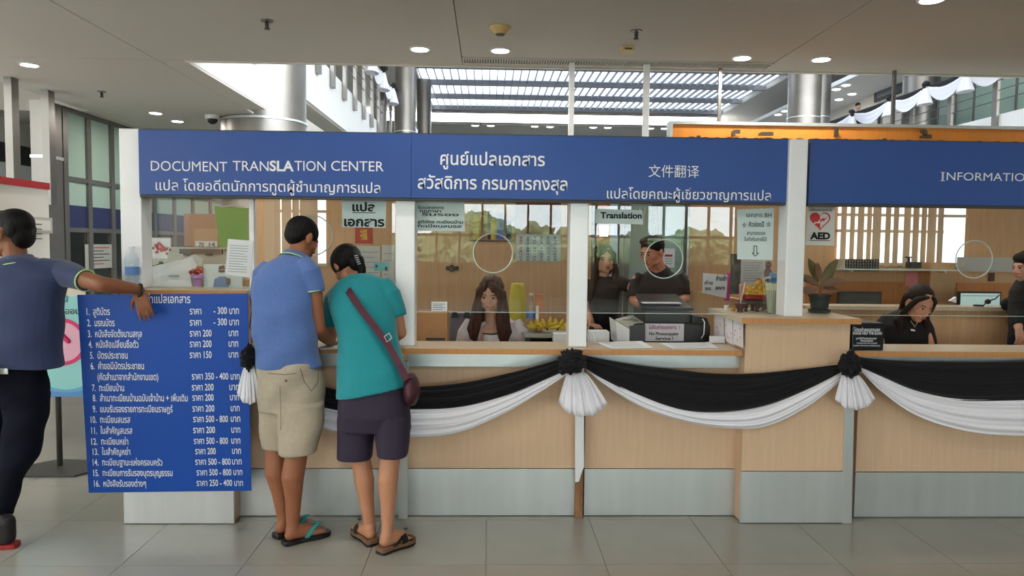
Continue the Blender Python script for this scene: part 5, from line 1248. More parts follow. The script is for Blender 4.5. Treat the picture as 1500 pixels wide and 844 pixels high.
# charity box
cbx = thing('charity_box', P(1270, 513, 4.16), 'black PLEASE HELP THE BLIND box at the left end of the information counter', 'box')
a, b = P(1249, 473, 4.17), P(1294, 512, 4.17)
bx('body', mat('gloss_black', S(20, 22, 26), .25), cbx, a.x, b.x, 4.17, 4.35, LZ+.001, a.z, bevel=.006)
L = Lettering(); tl(L, 'โปรดช่วยคนตาบอด', 1251, 1289, 485.5, 7, 4.166, .02); tl(L, 'PLEASE HELP THE BLIND', 1249.5, 1292, 490, 5.2, 4.166, .02)
tl(L, 'มูลนิธิช่วยคนตาบอด', 1254, 1284, 497, 4, 4.166, .01); tl(L, 'ในพระบรมราชินูปถัมภ์', 1260, 1279, 500.5, 4, 4.166, .01); tl(L, 'FOUNDATION FOR THE BLIND', 1255, 1285, 503.7, 2.6, 4.166, .01); tl(L, 'UNDER THE ROYAL PATRONAGE', 1250, 1289, 507.3, 2.6, 4.166, .01)
L.bake(cbx, M['letter'])
# white sheet of paper the customers write on
q = [PZ(470, 507, LZ+.002), PZ(505, 503, LZ+.002), PZ(512, 511, LZ+.002), PZ(468, 512, LZ+.002)]
t = thing('form_sheet', q[0], 'white form being filled in between the two customers', 'paper'); MB().prism(q, (0, 0, .002)).bake('sheet', M['paper'], t)
# ================================================================ PEOPLE
from mathutils import Euler
def vox(mb, name, m, parent, size=.006, it=4, disp=None):
    me = mb.mesh('tmp', ORG[parent]); ob = bpy.data.objects.new('tmp', me); COL.objects.link(ob)
    bm = bmesh.new(); bm.from_mesh(me); bmesh.ops.recalc_face_normals(bm, faces=bm.faces); bm.to_mesh(me); bm.free()
    r = ob.modifiers.new('r', 'REMESH'); r.mode = 'VOXEL'; r.voxel_size = size; r.use_smooth_shade = True
    s = ob.modifiers.new('s', 'SMOOTH'); s.iterations = it; s.factor = .5
    dg = bpy.context.evaluated_depsgraph_get(); out = bpy.data.meshes.new_from_object(ob.evaluated_get(dg)); out.name = name
    bpy.data.objects.remove(ob); bpy.data.meshes.remove(me)
    out.materials.clear(); out.materials.append(m)
    if disp:
        n = len(out.vertices); co = np.empty(n*3); out.vertices.foreach_get('co', co); no = np.empty(n*3)
        out.vertices.foreach_get('normal', no); co = co.reshape(-1, 3); no = no.reshape(-1, 3)
        amp, sx, sz, ph = disp
        w = np.sin(co[:, 0]*sx+3*np.sin(co[:, 2]*sz*.6+ph)+ph)*.5+np.sin(co[:, 2]*sz+co[:, 0]*sx*.45+2*np.sin(co[:, 1]*14+ph))*.5+.6*np.sin(co[:, 2]*sz*2.3-co[:, 0]*sx*1.1+ph*2)
        co += no*(w*amp)[:, None]; out.vertices.foreach_set('co', co.ravel()); out.update()
    return link(name, out, parent)
def chain(mb, pts, rs, n=14):
    for i in range(len(pts)-1): mb.cap(pts[i], pts[i+1], rs[i], rs[i+1], n)
def loft(mb, rings, n=28, p=2.4):       # ring: (pxl,pxr,py,Y,ry[,tilt,slope]) outline matched at depth Y
    rs = []
    for r in rings:
        pl, pr, py, Y, ry = r[:5]; tilt = r[5] if len(r) > 5 else 0; sl = r[6] if len(r) > 6 else 0
        a, b = P(pl, py, Y), P(pr, py, Y); c = (a+b)/2; rx = (b.x-a.x)/2; ring = []
        for k in range(n):
            t = 2*math.pi*k/n; cs, sn = math.cos(t), math.sin(t)
            x = rx*math.copysign(abs(cs)**(2/p), cs); y = ry*math.copysign(abs(sn)**(2/p), sn)
            ring.append(Vector((c.x+x, c.y+y, c.z+tilt*y+sl*x)))
        rs.append(ring)
    mb.rings(rs)
def Rf(yaw, pitch=0, roll=0):
    r = math.radians; return (Matrix.Rotation(r(yaw), 3, 'Z') @ Matrix.Rotation(r(pitch), 3, 'X') @ Matrix.Rotation(r(roll), 3, 'Y'))
def skinmat(nm, c): return mat(nm, c, .5, noise=.04, nscale=30, spec=.35, trans=.08)
def head(sk, c, R, s=1.0, female=False):
    g = lambda x, y, z: c+R @ (Vector((x, y, z))*s)
    e = lambda p, r: sk.ell(g(*p), [q*s for q in r], 18, 12, R)
    e((0, .012, .032), (.075, .094, .086)); e((0, -.02, -.02), (.063, .066, .080)); e((0, -.03, -.06), (.046, .048, .045))
    e((0, -.058, -.088), (.022, .022, .020) if female else (.028, .024, .022))
    sk.cap(g(-.028, -.076, .02), g(.028, -.076, .02), .012*s, .012*s, 10)
    for q in (-1, 1):
        e((q*.036, -.058, -.022), (.022, .020, .020)); e((q*.045, -.02, -.065), (.018, .035, .022))
        e((q*.079, .010, -.006), (.010, .018, .031)); e((q*.014, -.094, -.034), (.009, .010, .008))
        e((q*.031, -.073, .0), (.017, .012, .012))
    sk.cap(g(0, -.082, .012), g(0, -.102, -.028), .008*s, .0115*s, 10)
    e((0, -.078, -.058), (.026, .017, .020))
def face_bits(t, c, R, s, hairm, lip, female=False, openm=False):
    g = lambda x, y, z: c+R @ (Vector((x, y, z))*s)
    W_ = mat('eye_white', S(220, 214, 208), .3); I_ = mat('iris_dark', S(26, 16, 12), .2)
    for q in (-1, 1):
        o = MB().ell(g(q*.031, -.0805, .0), [.0125*s, .0075*s, .0058*s], 12, 8, R).bake('eye', W_, t, smooth=True)
        MB().ell(g(q*.031, -.0862, .0), [.0056*s, .0035*s, .0054*s], 10, 6, R).bake('iris', I_, o, smooth=True)
        MB().tube([g(q*.017, -.085, .002), g(q*.024, -.0885, .0065), g(q*.034, -.088, .007), g(q*.045, -.082, .001)], [.0012*s, .0019*s, .0021*s, .001*s], 6).bake('lash_line', I_, t)
        MB().tube([g(q*.014, -.090, .020), g(q*.028, -.091, .025), g(q*.042, -.082, .023), g(q*.05, -.074, .018)], [.0022*s, .003*s, .0026*s, .001*s], 6).bake('eyebrow', hairm, t)
    L_ = mat(lip[0], lip[1], .4)
    mb = MB(); mb.ell(g(0, -.0935, -.0555), [.019*s, .005*s, .0034*s], 14, 7, R); mb.ell(g(0, -.0925, -.0635), [.015*s, .0055*s, .0042*s], 14, 7, R)
    mb.bake('lips', L_, t, smooth=True)
    if openm: MB().ell(g(0, -.097, -.0595), [.012*s, .004*s, .003*s], 10, 6, R).bake('mouth_gap', I_, t)
def hand(sk, w, d, nrm, s=1.0, curl=.5, thumb=1, spread=.12):
    """wrist, direction of the fingers, palm normal (side the fingers curl to)"""
    w, d, nrm = Vector(w), Vector(d).normalized(), Vector(nrm); nrm = (nrm-d*nrm.dot(d)).normalized(); sd = d.cross(nrm)*thumb
    for k in range(4):
        o = (k-1.5)*.019*s; sk.cap(w+sd*o*.6, w+d*.085*s+sd*o, .0135*s, .0115*s, 10)
    for k, L_ in enumerate((.066, .074, .070, .055)):
        o = (1.5-k)*.0205*s; p = w+d*.088*s+sd*o; dd = (d+sd*spread*(1.5-k)*.5).normalized(); a = curl*(.8+.12*k)
        for j, f in enumerate((.45, .31, .24)):
            a_ = a*(.5+.55*j); q = (dd*math.cos(a_)+nrm*math.sin(a_)); p2 = p+q*L_*f*s
            sk.cap(p, p2, (.0088-.0008*j)*s, (.0082-.0009*j)*s, 8); p = p2
    p = w+d*.018*s+sd*.022*s; q = (d*.6+sd*.75+nrm*.3).normalized(); p2 = p+q*.042*s; q3 = (d*.85+sd*.35+nrm*.45).normalized()
    sk.cap(p, p2, .0135*s, .0105*s, 8); sk.cap(p2, p2+q3*.045*s, .0105*s, .0082*s, 8)
def foot(sk, heel, toe, s=1.0, h=.03):
    heel, toe = Vector(heel), Vector(toe); d = (toe-heel); L_ = d.length; d /= L_; sd = Vector((d.y, -d.x, 0)); z = Vector((0, 0, h))
    sk.cap(heel+d*.03+z+Vector((0, 0, .026)), heel+d*.05+z+Vector((0, 0, .05)), .030, .033, 12)
    sk.cap(heel+d*.04+z+Vector((0, 0, .05)), heel+d*.15*s+z+Vector((0, 0, .028)), .034, .026, 12)
    for o in (-1, 0, 1): sk.cap(heel+d*.05+z+sd*.008*o+Vector((0, 0, .025)), heel+d*(L_-.065)+sd*.024*o+z+Vector((0, 0, .016)), .024, .018, 10)
    for k in range(5):
        o = (k-2)*.0165; ll = L_-.012-abs(k-1)*.007
        sk.cap(heel+d*(L_-.07)+sd*o+z+Vector((0, 0, .014)), heel+d*ll+sd*o*1.05+z+Vector((0, 0, .010)), .012, .0095 if k else .012, 8)
def sole(t, name, heel, toe, h, m, w=.048, grow=.012, m2=None):
    heel, toe = Vector(heel), Vector(toe); d = (toe-heel); L_ = d.length+2*grow; d.normalize(); sd = Vector((d.y, -d.x, 0)); b = heel-d*grow
    out = []
    prof = [(0, .45), (.03, .72), (.1, .80), (.3, .74), (.5, .80), (.7, 1.0), (.85, .95), (.95, .7), (1, .35)]
    pts = [b+d*L_*u+sd*w*q for u, q in prof]+[b+d*L_*u-sd*w*q for u, q in reversed(prof)]
    o = MB().prism([p+Vector((0, 0, .002)) for p in pts], (0, 0, h)).bake(name, m, t, bevel=.003)
    return o
def person(label, px, py, Y): 
    p = P(px, py, Y); p.z = 0; return thing('person', p, label, 'person')
HB = mat('black_hair', S(14, 12, 12), .6, spec=.2, noise=.3, nscale=60, bump=.5, bscale=90, stretch=(1, 1, .15))
HBr = mat('brown_hair', S(66, 40, 30), .5, spec=.3, noise=.35, nscale=60, bump=.5, bscale=90, stretch=(1, 1, .12))
def V(px, py, Y): return P(px, py, Y)
# ---------------- customer in blue polo
t = person('man in faded blue polo and khaki shorts leaning at the counter, seen from behind', 430, 700, 3.95)
sk = MB(); SKM = skinmat('skin_tan', S(150, 96, 68))
hc = V(442, 350, 4.09); R = Rf(143, 26, 0); head(sk, hc, R, 1.02)
chain(sk, [V(430, 392, 4.02), V(437, 372, 4.06), V(442, 352, 4.09)], [.06, .055, .055])
chain(sk, [V(420, 424, 3.99), V(420, 470, 3.96), V(422, 545, 3.95)], [.09, .10, .11])
chain(sk, [V(454, 404, 3.97), V(461, 430, 3.95), V(467, 482, 3.97)], [.036, .041, .036]); chain(sk, [V(467, 482, 3.97), V(475, 492, 4.05), V(486, 503, 4.23)], [.037, .038, .026])
hand(sk, V(487, 503, 4.24), (.35, .9, -.1), (0, 0, -1), .95, .5, -1)
chain(sk, [V(389, 408, 4.0), V(380, 440, 4.02), V(375, 478, 4.06)], [.034, .038, .036]); chain(sk, [V(375, 478, 4.06), V(400, 500, 4.30)], [.036, .027])
hand(sk, V(402, 501, 4.31), (.6, .8, -.1), (0, 0, -1), .95, .5, 1)
hR, tR = PZ(417, 799, 0), PZ(480, 783, 0); hL, tL = PZ(404, 789, 0), PZ(462, 772, 0)
def up(p, z): return Vector((p.x, p.y, z))
for hp, kn, h_, tt in ((V(436, 585, 3.91), V(434, 668, 3.87), hR, tR), (V(405, 585, 3.99), V(405, 664, 3.97), hL, tL)):
    d = (tt-h_).normalized(); ank = up(h_+d*.045, .11)
    chain(sk, [hp, kn], [.085, .058]); cm = kn.lerp(ank, .30)-d*.014; chain(sk, [kn, cm, kn.lerp(ank, .62)-d*.004, ank, up(ank, .06)], [.058, .060, .044, .034, .034])
    foot(sk, h_, tt, 1, .024)
vox(sk, 'body', SKM, t, .006, 3)
for h_, tt in ((hR, tR), (hL, tL)):
    sole(t, 'sole', h_, tt, .024, M['black'])
    d = (tt-h_).normalized(); sd = Vector((d.y, -d.x, 0)); teal = mat('teal_strap', S(20, 150, 150), .5); q = h_+d*.17
    for sgn in (-1, 1):
        rs = []
        for k in range(7):
            u = k/6; c_ = (h_+d*(.105+.09*u)+sd*sgn*.048*(1-u)**.7+Vector((0, 0, .03+.046*math.sin(u*1.9))))
            rs.append([c_-d*.014, c_+d*.014, c_+d*.014+Vector((0, 0, .004)), c_-d*.014+Vector((0, 0, .004))])
        MB().rings(rs).bake('strap', teal, t)
sh = MB()
loft(sh, [(377, 470, 537, 3.95, .135), (375, 468, 520, 3.95, .135), (372, 464, 490, 3.95, .135), (371, 462, 455, 3.96, .135), (371, 464, 430, 3.98, .13), (374, 466, 408, 3.99, .12), (381, 464, 394, 4.0, .105), (394, 458, 383, 4.02, .085), (411, 450, 375, 4.045, .068), (415, 448, 369, 4.055, .06)])
def sleeve(mb, pts, rs): mb.tube(pts, rs, 18)
sleeve(sh, [V(444, 388, 3.98), V(455, 400, 3.95), V(460, 427, 3.95)], [.05, .062, .052])
sleeve(sh, [V(396, 390, 4.02), V(386, 402, 4.0), V(379, 440, 4.02)], [.05, .060, .050])
POLO = mat('polo_blue', S(82, 112, 174), .85, noise=.06, nscale=60, bump=.25, bscale=400, sheen=.2)
so = vox(sh, 'polo_shirt', POLO, t, .007, 4, (.0055, 17, 13, 1.0))
def torus_tube(pts, r, m, name, par, n=8): return MB().tube(pts+[pts[0], pts[1]], r, n, cap=False).bake(name, m, par, smooth=True)
# collar and sleeve trim
def ringpts(c, ax, r1, r2, n=24):
    ax = Vector(ax).normalized(); u = ax.orthogonal().normalized(); w = ax.cross(u); return [Vector(c)+u*r1*math.cos(2*math.pi*k/n)+w*r2*math.sin(2*math.pi*k/n) for k in range(n)]
LIME = mat('lime_trim', S(190, 230, 140), .6)
ax = V(440, 360, 4.08)-V(431, 388, 4.03); c = V(432, 378, 4.05)
mb = MB(); mb.rings([ringpts(c-ax.normalized()*.012, ax, .081, .081), ringpts(c+ax.normalized()*.022, ax, .066, .066), ringpts(c+ax.normalized()*.020, ax, .060, .060)], cap=False)
co = mb.bake('collar', POLO, t, smooth=True); torus_tube(ringpts(c-ax.normalized()*.010, ax, .0825, .0825), .0028, LIME, 'collar_trim', co)
ax = V(460, 427, 3.95)-V(455, 400, 3.95); torus_tube(ringpts(V(460, 427, 3.95)-ax.normalized()*.003, ax, .0535, .0535), .0035, LIME, 'sleeve_trim', so)
hr = MB(); g = lambda x, y, z: hc+R @ Vector((x, y, z))
hr.ell(g(0, .014, .036), (.0785, .098, .0875), 24, 16, R); hr.ell(g(0, .048, .004), (.066, .058, .060), 18, 12, R)
vox(hr, 'hair', HB, t, .005, 3)
# shorts
st = MB(); KH = mat('khaki', S(172, 160, 142), .85, noise=.05, nscale=40, bump=.2, bscale=200)
loft(st, [(379, 468, 529, 3.95, .128), (377, 472, 550, 3.95, .135), (378, 474, 575, 3.95, .14), (381, 474, 600, 3.95, .13)])
loft(st, [(406, 474, 590, 3.91, .11), (407, 473, 615, 3.90, .11), (409, 469, 640, 3.88, .105), (411, 465, 663, 3.87, .10)])
loft(st, [(380, 432, 590, 3.99, .11), (382, 430, 620, 3.99, .105), (385, 428, 654, 3.98, .10)])
so = vox(st, 'shorts', KH, t, .007, 3, (.005, 22, 14, 2.0))
MB().ell(V(419, 558, 3.800), (.006, .006, .006)).bake('button', M['dark'], so)
MB().tube([V(440, 540, 3.815), V(446, 560, 3.805), V(456, 573, 3.82), V(466, 560, 3.865), V(466, 545, 3.875)], .0018, 6).bake('pocket_seam', mat('khaki_dark', S(70, 62, 54), .9), so)
MB().tube([V(392, 547, 3.825), V(419, 549, 3.806), V(434, 547, 3.808)], .0015, 6).bake('pocket_seam', MATS['khaki_dark'], so)
MB().tube([V(410, 566, 3.805), V(411, 600, 3.80), V(411, 630, 3.79)], .0022, 6).bake('back_seam', mat('khaki_mid', S(140, 128, 112), .9), so)
# ---------------- customer in teal
t = person('woman in teal top and dark shorts with a sling bag, seen from behind', 547, 700, 3.9)
sk = MB(); SKW = skinmat('skin_light_tan', S(184, 130, 100))
hc = V(509, 391, 4.22); R = Rf(222, 48, 0); head(sk, hc, R, .98, True)
chain(sk, [V(530, 425, 4.12), V(524, 405, 4.17), V(512, 394, 4.21)], [.052, .050, .05])
chain(sk, [V(532, 440, 4.08), V(540, 500, 3.97), V(547, 570, 3.89)], [.08, .085, .11])
chain(sk, [V(570, 436, 4.07), V(582, 465, 4.06), V(587, 488, 4.08)], [.034, .036, .031]); chain(sk, [V(587, 488, 4.08), V(568, 504, 4.32)], [.032, .024])
hand(sk, V(567, 504, 4.33), (-.7, .7, -.1), (0, 0, -1), .88, .5, 1)
chain(sk, [V(486, 437, 4.14), V(486, 478, 4.18), V(484, 500, 4.22)], [.042, .036, .030]); chain(sk, [V(484, 500, 4.22), V(489, 506, 4.30)], [.030, .026])
hand(sk, V(488, 506, 4.31), (.3, .4, -.3), (.2, 0, -1), .88, .8, 1)
hR, tR = PZ(557, 812, 0), PZ(603, 795, 0); hL, tL = PZ(546, 800, 0), PZ(522, 780, 0)
for hp, kn, h_, tt in ((V(572, 600, 3.87), V(572, 672, 3.83), hR, tR), (V(522, 600, 3.92), V(529, 676, 3.90), hL, tL)):
    d = (tt-h_).normalized(); ank = up(h_+d*.045, .11)
    chain(sk, [hp, kn], [.085, .053]); cm = kn.lerp(ank, .30)-d*.012; chain(sk, [kn, cm, kn.lerp(ank, .62)-d*.004, ank, up(ank, .06)], [.052, .053, .040, .030, .031])
    foot(sk, h_, tt, .95, .034)
vox(sk, 'body', SKW, t, .006, 3)
for h_, tt in ((hR, tR), (hL, tL)):
    sole(t, 'sole', h_, tt, .010, M['black']); 
    o = sole(t, 'cork_footbed', up(h_, .012), up(tt, .012), .022, mat('cork', S(120, 88, 62), .9))
    d = (tt-h_).normalized(); sd = Vector((d.y, -d.x, 0)); L_ = (tt-h_).length
    for cpos, wd, hh, nm in ((.62, .020, .075, 'strap'), (.80, .013, .052, 'strap')):
        rs = []
        for k in range(13):
            a_ = math.pi*k/12; c_ = h_+d*L_*cpos+sd*.046*math.cos(a_)+Vector((0, 0, .032+(hh-.03)*math.sin(a_)**.8))
            rs.append([c_-d*wd, c_+d*wd, c_+d*wd+Vector((0, 0, .003)), c_-d*wd+Vector((0, 0, .003))])
        MB().rings(rs).bake(nm, M['black'], t)
    rs = []
    for k in range(9):      # heel side strap
        a_ = k/8; c_ = h_+d*L_*(.30+.3*a_)+sd*.043+Vector((0, 0, .035+.045*a_)); rs.append([c_-d*.013, c_+d*.013, c_+d*.013+sd*.003, c_-d*.013+sd*.003])
    MB().rings(rs).bake('side_strap', M['black'], t); MB().ell(h_+d*L_*.8+Vector((0, 0, .088)), (.011, .011, .005)).bake('buckle', M['dark'], t)
sh = MB()
loft(sh, [(493, 598, 573, 3.88, .14, 0, .20), (494, 594, 548, 3.90, .135, 0, .12), (495, 587, 515, 3.95, .125, 0, .05), (493, 583, 490, 3.99, .12), (487, 580, 465, 4.03, .12, -.1), (480, 580, 445, 4.07, .115, -.2), (481, 577, 428, 4.10, .10, -.3), (494, 568, 414, 4.13, .08, -.4), (508, 550, 407, 4.15, .06, -.5)])
sleeve(sh, [V(560, 418, 4.10), V(572, 432, 4.07), V(581, 464, 4.065)], [.055, .062, .056])
sleeve(sh, [V(500, 424, 4.14), V(488, 436, 4.14), V(486, 476, 4.18)], [.05, .056, .052])
TEAL = mat('teal_jersey', S(0, 132, 142), .8, noise=.04, nscale=60, bump=.12, bscale=300, sheen=.2)
so = vox(sh, 'teal_top', TEAL, t, .007, 5, (.0042, 15, 10, .4))
hr = MB(); g = lambda x, y, z: hc+R @ (Vector((x, y, z))*.98)
hr.ell(g(0, .018, .040), (.086, .103, .088), 24, 16, R); hr.ell(g(0, .075, .005), (.055, .045, .06), 18, 12, R)
for q in (-1, 1): hr.ell(g(q*.055, .02, .01), (.030, .055, .045), 14, 10, R)
hr.ell(V(522, 384, 4.14), (.046, .045, .050), 16, 10); hr.ell(V(530, 396, 4.13), (.024, .028, .052), 12, 8)
ho = vox(hr, 'hair', HB, t, .005, 3)
for k in range(5): MB().tube([V(519+k*1.2, 375+k*3, 4.09), V(524+k*1.1, 374+k*3, 4.085)], .0028, 6).bake('hair_clip', M['steel'], ho)
st = MB(); NV = mat('dark_shorts', S(44, 34, 56), .8, noise=.05, nscale=40, bump=.15, bscale=200)
loft(st, [(500, 594, 556, 3.89, .12, 0, .12), (497, 598, 580, 3.89, .135), (496, 601, 605, 3.89, .14), (496, 602, 628, 3.89, .12)])
loft(st, [(547, 602, 610, 3.87, .115), (549, 600, 635, 3.86, .105), (553, 597, 667, 3.84, .095)])
loft(st, [(495, 550, 610, 3.91, .115), (494, 548, 640, 3.91, .105), (494, 545, 671, 3.90, .095)])
vox(st, 'shorts', NV, t, .007, 4, (.0022, 20, 10, 3.0))
# sling bag of the woman in teal
bg_ = thing('sling_bag', V(603, 600, 3.95), 'maroon sling bag worn across the back of the woman in teal', 'bag')
MAR = mat('maroon_webbing', S(72, 22, 42), .7)
pts = [(503, 414, 4.05), (513, 430, 3.965), (530, 455, 3.90), (550, 480, 3.865), (570, 507, 3.825), (585, 535, 3.775), (596, 556, 3.76), (603, 560, 3.80)]
rs = []
for k, (x, y, Y) in enumerate(pts):
    c_ = V(x, y, Y); wv = (P(x+4.2, y-3, Y)-P(x-4.2, y+3, Y))/2; wv.y = 0 if k else .01
    rs.append([c_-wv, c_+wv, c_+wv+Vector((0, -.003, 0)), c_-wv+Vector((0, -.003, 0))])
MB().rings(rs).bake('strap', MAR, bg_)
q = [V(x, y, 3.808) for x, y in ((563, 493), (570, 488), (574, 495), (567, 501))]; torus_tube(q, .003, M['steel'], 'buckle', bg_, 6)
mb = MB(); mb.ell(V(603, 572, 3.84), (.045, .09, .085), 20, 14); mb.ell(V(602, 556, 3.83), (.03, .06, .04), 16, 10)
vox(mb, 'pouch', mat('maroon_nylon', S(62, 14, 30), .55, bump=.2, bscale=60), bg_, .006, 3, (.003, 40, 30, 1))
# ---------------- leaning man at far left
t = person('man in navy polo at the left edge, one arm over the price board', 25, 700, 3.88)
sk = MB(); SKT = skinmat('skin_brown', S(136, 86, 60))
hc = V(17, 344, 3.92); R = Rf(-104, 2, 0); head(sk, hc, R, 1.04)
chain(sk, [V(25, 398, 3.90), V(22, 370, 3.91), V(18, 350, 3.92)], [.062, .056, .055])
chain(sk, [V(32, 410, 3.9), V(30, 470, 3.88), V(28, 550, 3.87)], [.11, .115, .12])
EL, WR = V(150, 417, 3.76), V(203, 424, 3.89)
chain(sk, [V(88, 400, 3.92), V(118, 408, 3.83), EL], [.052, .046, .040]); chain(sk, [EL, EL.lerp(WR, .35), WR], [.040, .039, .026])
hand(sk, V(205, 427, 3.895), (.22, .0, -1), (-.1, .9, 0), 1.0, .40, -1, .08)
chain(sk, [V(-30, 402, 3.88), V(-42, 470, 3.82), V(-30, 530, 3.70)], [.05, .045, .032]); hand(sk, V(-29, 532, 3.69), (.1, -.3, -1), (0, 1, 0), 1.0, .4, 1)
vox(sk, 'body', SKT, t, .005, 3)
sh = MB()
loft(sh, [(-32, 88, 537, 3.87, .14), (-32, 87, 500, 3.87, .14), (-32, 89, 455, 3.88, .14), (-34, 95, 425, 3.9, .135), (-36, 100, 408, 3.9, .125), (-26, 88, 394, 3.9, .10), (-6, 66, 383, 3.9, .08), (6, 50, 377, 3.905, .065)])
sleeve(sh, [V(60, 398, 3.90), V(92, 400, 3.91), V(126, 411, 3.815)], [.07, .070, .054])
sleeve(sh, [V(-15, 398, 3.9), V(-32, 410, 3.88), V(-42, 455, 3.84)], [.06, .062, .056])
NB = mat('polo_navy', S(42, 54, 92), .85, noise=.06, nscale=60, bump=.25, bscale=400, sheen=.2)
so = vox(sh, 'polo_shirt', NB, t, .007, 4, (.0055, 16, 12, 2.5))
ax = V(17, 350, 3.92)-V(25, 398, 3.90); c = V(27, 384, 3.905); an_ = ax.normalized()
mb = MB(); mb.rings([ringpts(c-an_*.02, ax, .092, .092), ringpts(c+an_*.028, ax, .070, .070), ringpts(c+an_*.026, ax, .064, .064)], cap=False)
co = mb.bake('collar', NB, t, smooth=True); torus_tube(ringpts(c-an_*.018, ax, .0935, .0935), .0028, LIME, 'collar_trim', co)
d_ = V(126, 411, 3.815)-V(92, 400, 3.91); torus_tube(ringpts(V(126, 411, 3.815)-d_.normalized()*.003, d_, .0555, .0555), .0035, LIME, 'sleeve_trim', so)
hr = MB(); g = lambda x, y, z: hc+R @ (Vector((x, y, z))*1.04)
hr.ell(g(0, .024, .056), (.081, .100, .078), 24, 16, R); hr.ell(g(0, .070, -.005), (.066, .046, .07), 18, 12, R); hr.ell(g(0, -.03, .085), (.068, .062, .040), 16, 10, R)
for q in (-1, 1): hr.ell(g(q*.060, .052, .025), (.022, .036, .045), 12, 8, R)
vox(hr, 'hair', HB, t, .005, 3)
torus_tube(ringpts(WR+Vector((.004, 0, -.004)), (WR-EL), .031, .031), .0065, M['black'], 'bracelet', t)
st = MB(); JE = mat('dark_denim', S(18, 21, 32), .95, spec=.15, noise=.12, nscale=60, bump=.2, bscale=200)
loft(st, [(-32, 64, 536, 3.87, .125), (-33, 66, 560, 3.87, .13), (-34, 66, 590, 3.87, .13)])
loft(st, [(8, 67, 580, 3.86, .115), (10, 66, 610, 3.85, .105), (10, 60, 645, 3.84, .09), (4, 52, 670, 3.84, .08), (-6, 30, 705, 3.86, .07), (-10, 20, 735, 3.87, .062), (-12, 17, 757, 3.88, .06)])
loft(st, [(-34, 20, 580, 3.93, .11), (-44, 10, 640, 3.97, .09), (-56, -10, 700, 4.02, .075), (-62, -28, 748, 4.05, .06)])
vox(st, 'jeans', JE, t, .007, 3, (.006, 20, 17, 5.0))
MB().obox(V(5, 544, 3.728), (.022, 0, 0), (0, .003, 0), (0, 0, .014)).bake('belt_buckle', M['steel'], t)
for hx, hy, tx, ty, YY in ((24, 801, -40, 805, 0), (-38, 780, -100, 784, 0)):
    h_, tt = PZ(hx, hy, 0), PZ(tx, ty, 0)
    so = sole(t, 'shoe_sole', h_, tt, .022, mat('red_sole', S(150, 30, 30), .6), .05)
    mb = MB(); d = (tt-h_).normalized(); L_ = (tt-h_).length
    mb.cap(h_+d*.045+Vector((0, 0, .06)), h_+d*.05+Vector((0, 0, .13)), .045, .05, 14); mb.cap(h_+d*.045+Vector((0, 0, .055)), h_+d*(L_-.05)+Vector((0, 0, .046)), .044, .036, 14)
    mb.cap(h_+d*.06+Vector((0, 0, .1)), h_+d*.15+Vector((0, 0, .065)), .04, .034, 14)
    vox(mb, 'shoe', mat('black_sneaker', S(26, 22, 26), .6, bump=.3, bscale=80), t, .006, 2)
# ---------------- seated clerk
t = person('seated clerk with long brown hair and white cardigan looking down', 722, 520, 5.0)
sk = MB(); SKF = skinmat('skin_fair', S(214, 168, 146))
hc = V(719, 432, 4.93); R = Rf(-10, 12, 3); head(sk, hc, R, 1.0, True)
chain(sk, [V(722, 475, 5.02), V(720, 455, 4.99), V(719, 436, 4.95)], [.055, .048, .046])
sk.ell(V(722, 492, 5.02), (.13, .085, .10), 20, 12); sk.ell(V(722, 520, 5.04), (.12, .09, .12), 20, 12); chain(sk, [V(722, 520, 5.04), V(722, 560, 5.08)], [.11, .12])
chain(sk, [V(684, 484, 5.03), V(676, 525, 5.0), V(690, 532, 4.78)], [.045, .038, .028]); chain(sk, [V(762, 482, 5.03), V(770, 525, 5.0), V(756, 532, 4.78)], [.045, .038, .028])
hand(sk, V(691, 532, 4.77), (.3, -1, 0), (0, 0, -1), .88, .5, -1); hand(sk, V(755, 532, 4.77), (-.3, -1, 0), (0, 0, -1), .88, .5, 1)
vox(sk, 'body', SKF, t, .005, 3); face_bits(t, hc, R, 1.0, mat('brown_brow', S(60, 38, 30), .7), ('lip_rose', S(170, 96, 90)), True)
sh = MB(); WC = mat('white_cardigan', S(218, 208, 212), .9, noise=.03, nscale=60, bump=.2, bscale=200)
loft(sh, [(680, 765, 560, 5.06, .12), (683, 762, 530, 5.05, .12), (682, 763, 505, 5.05, .11), (681, 764, 488, 5.055, .10), (688, 757, 472, 5.06, .075), (700, 745, 465, 5.065, .05)])
sleeve(sh, [V(692, 472, 5.05), V(683, 488, 5.03), V(674, 528, 5.0), V(688, 535, 4.86)], [.05, .062, .052, .042]); sleeve(sh, [V(753, 472, 5.05), V(762, 488, 5.03), V(772, 528, 5.0), V(758, 535, 4.86)], [.05, .062, .052, .042])
vox(sh, 'cardigan', WC, t, .006, 4, (.003, 26, 20, 1.3))
mb = MB(); loft(mb, [(704, 738, 540, 4.985, .075), (706, 736, 505, 4.975, .07), (708, 733, 489, 4.965, .062)]); mb.bake('white_top', M['whitecloth'], t, smooth=True)
MB().tube([V(707, 488.5, 4.915), V(720, 490, 4.90), V(733, 488.5, 4.915)], .005, 6).bake('neckline', M['black'], t)
hr = MB(); g = lambda x, y, z: hc+R @ Vector((x, y, z))
hr.ell(g(0, .022, .045), (.086, .100, .086), 24, 16, R); hr.ell(g(0, .06, -.03), (.082, .06, .09), 20, 12, R)
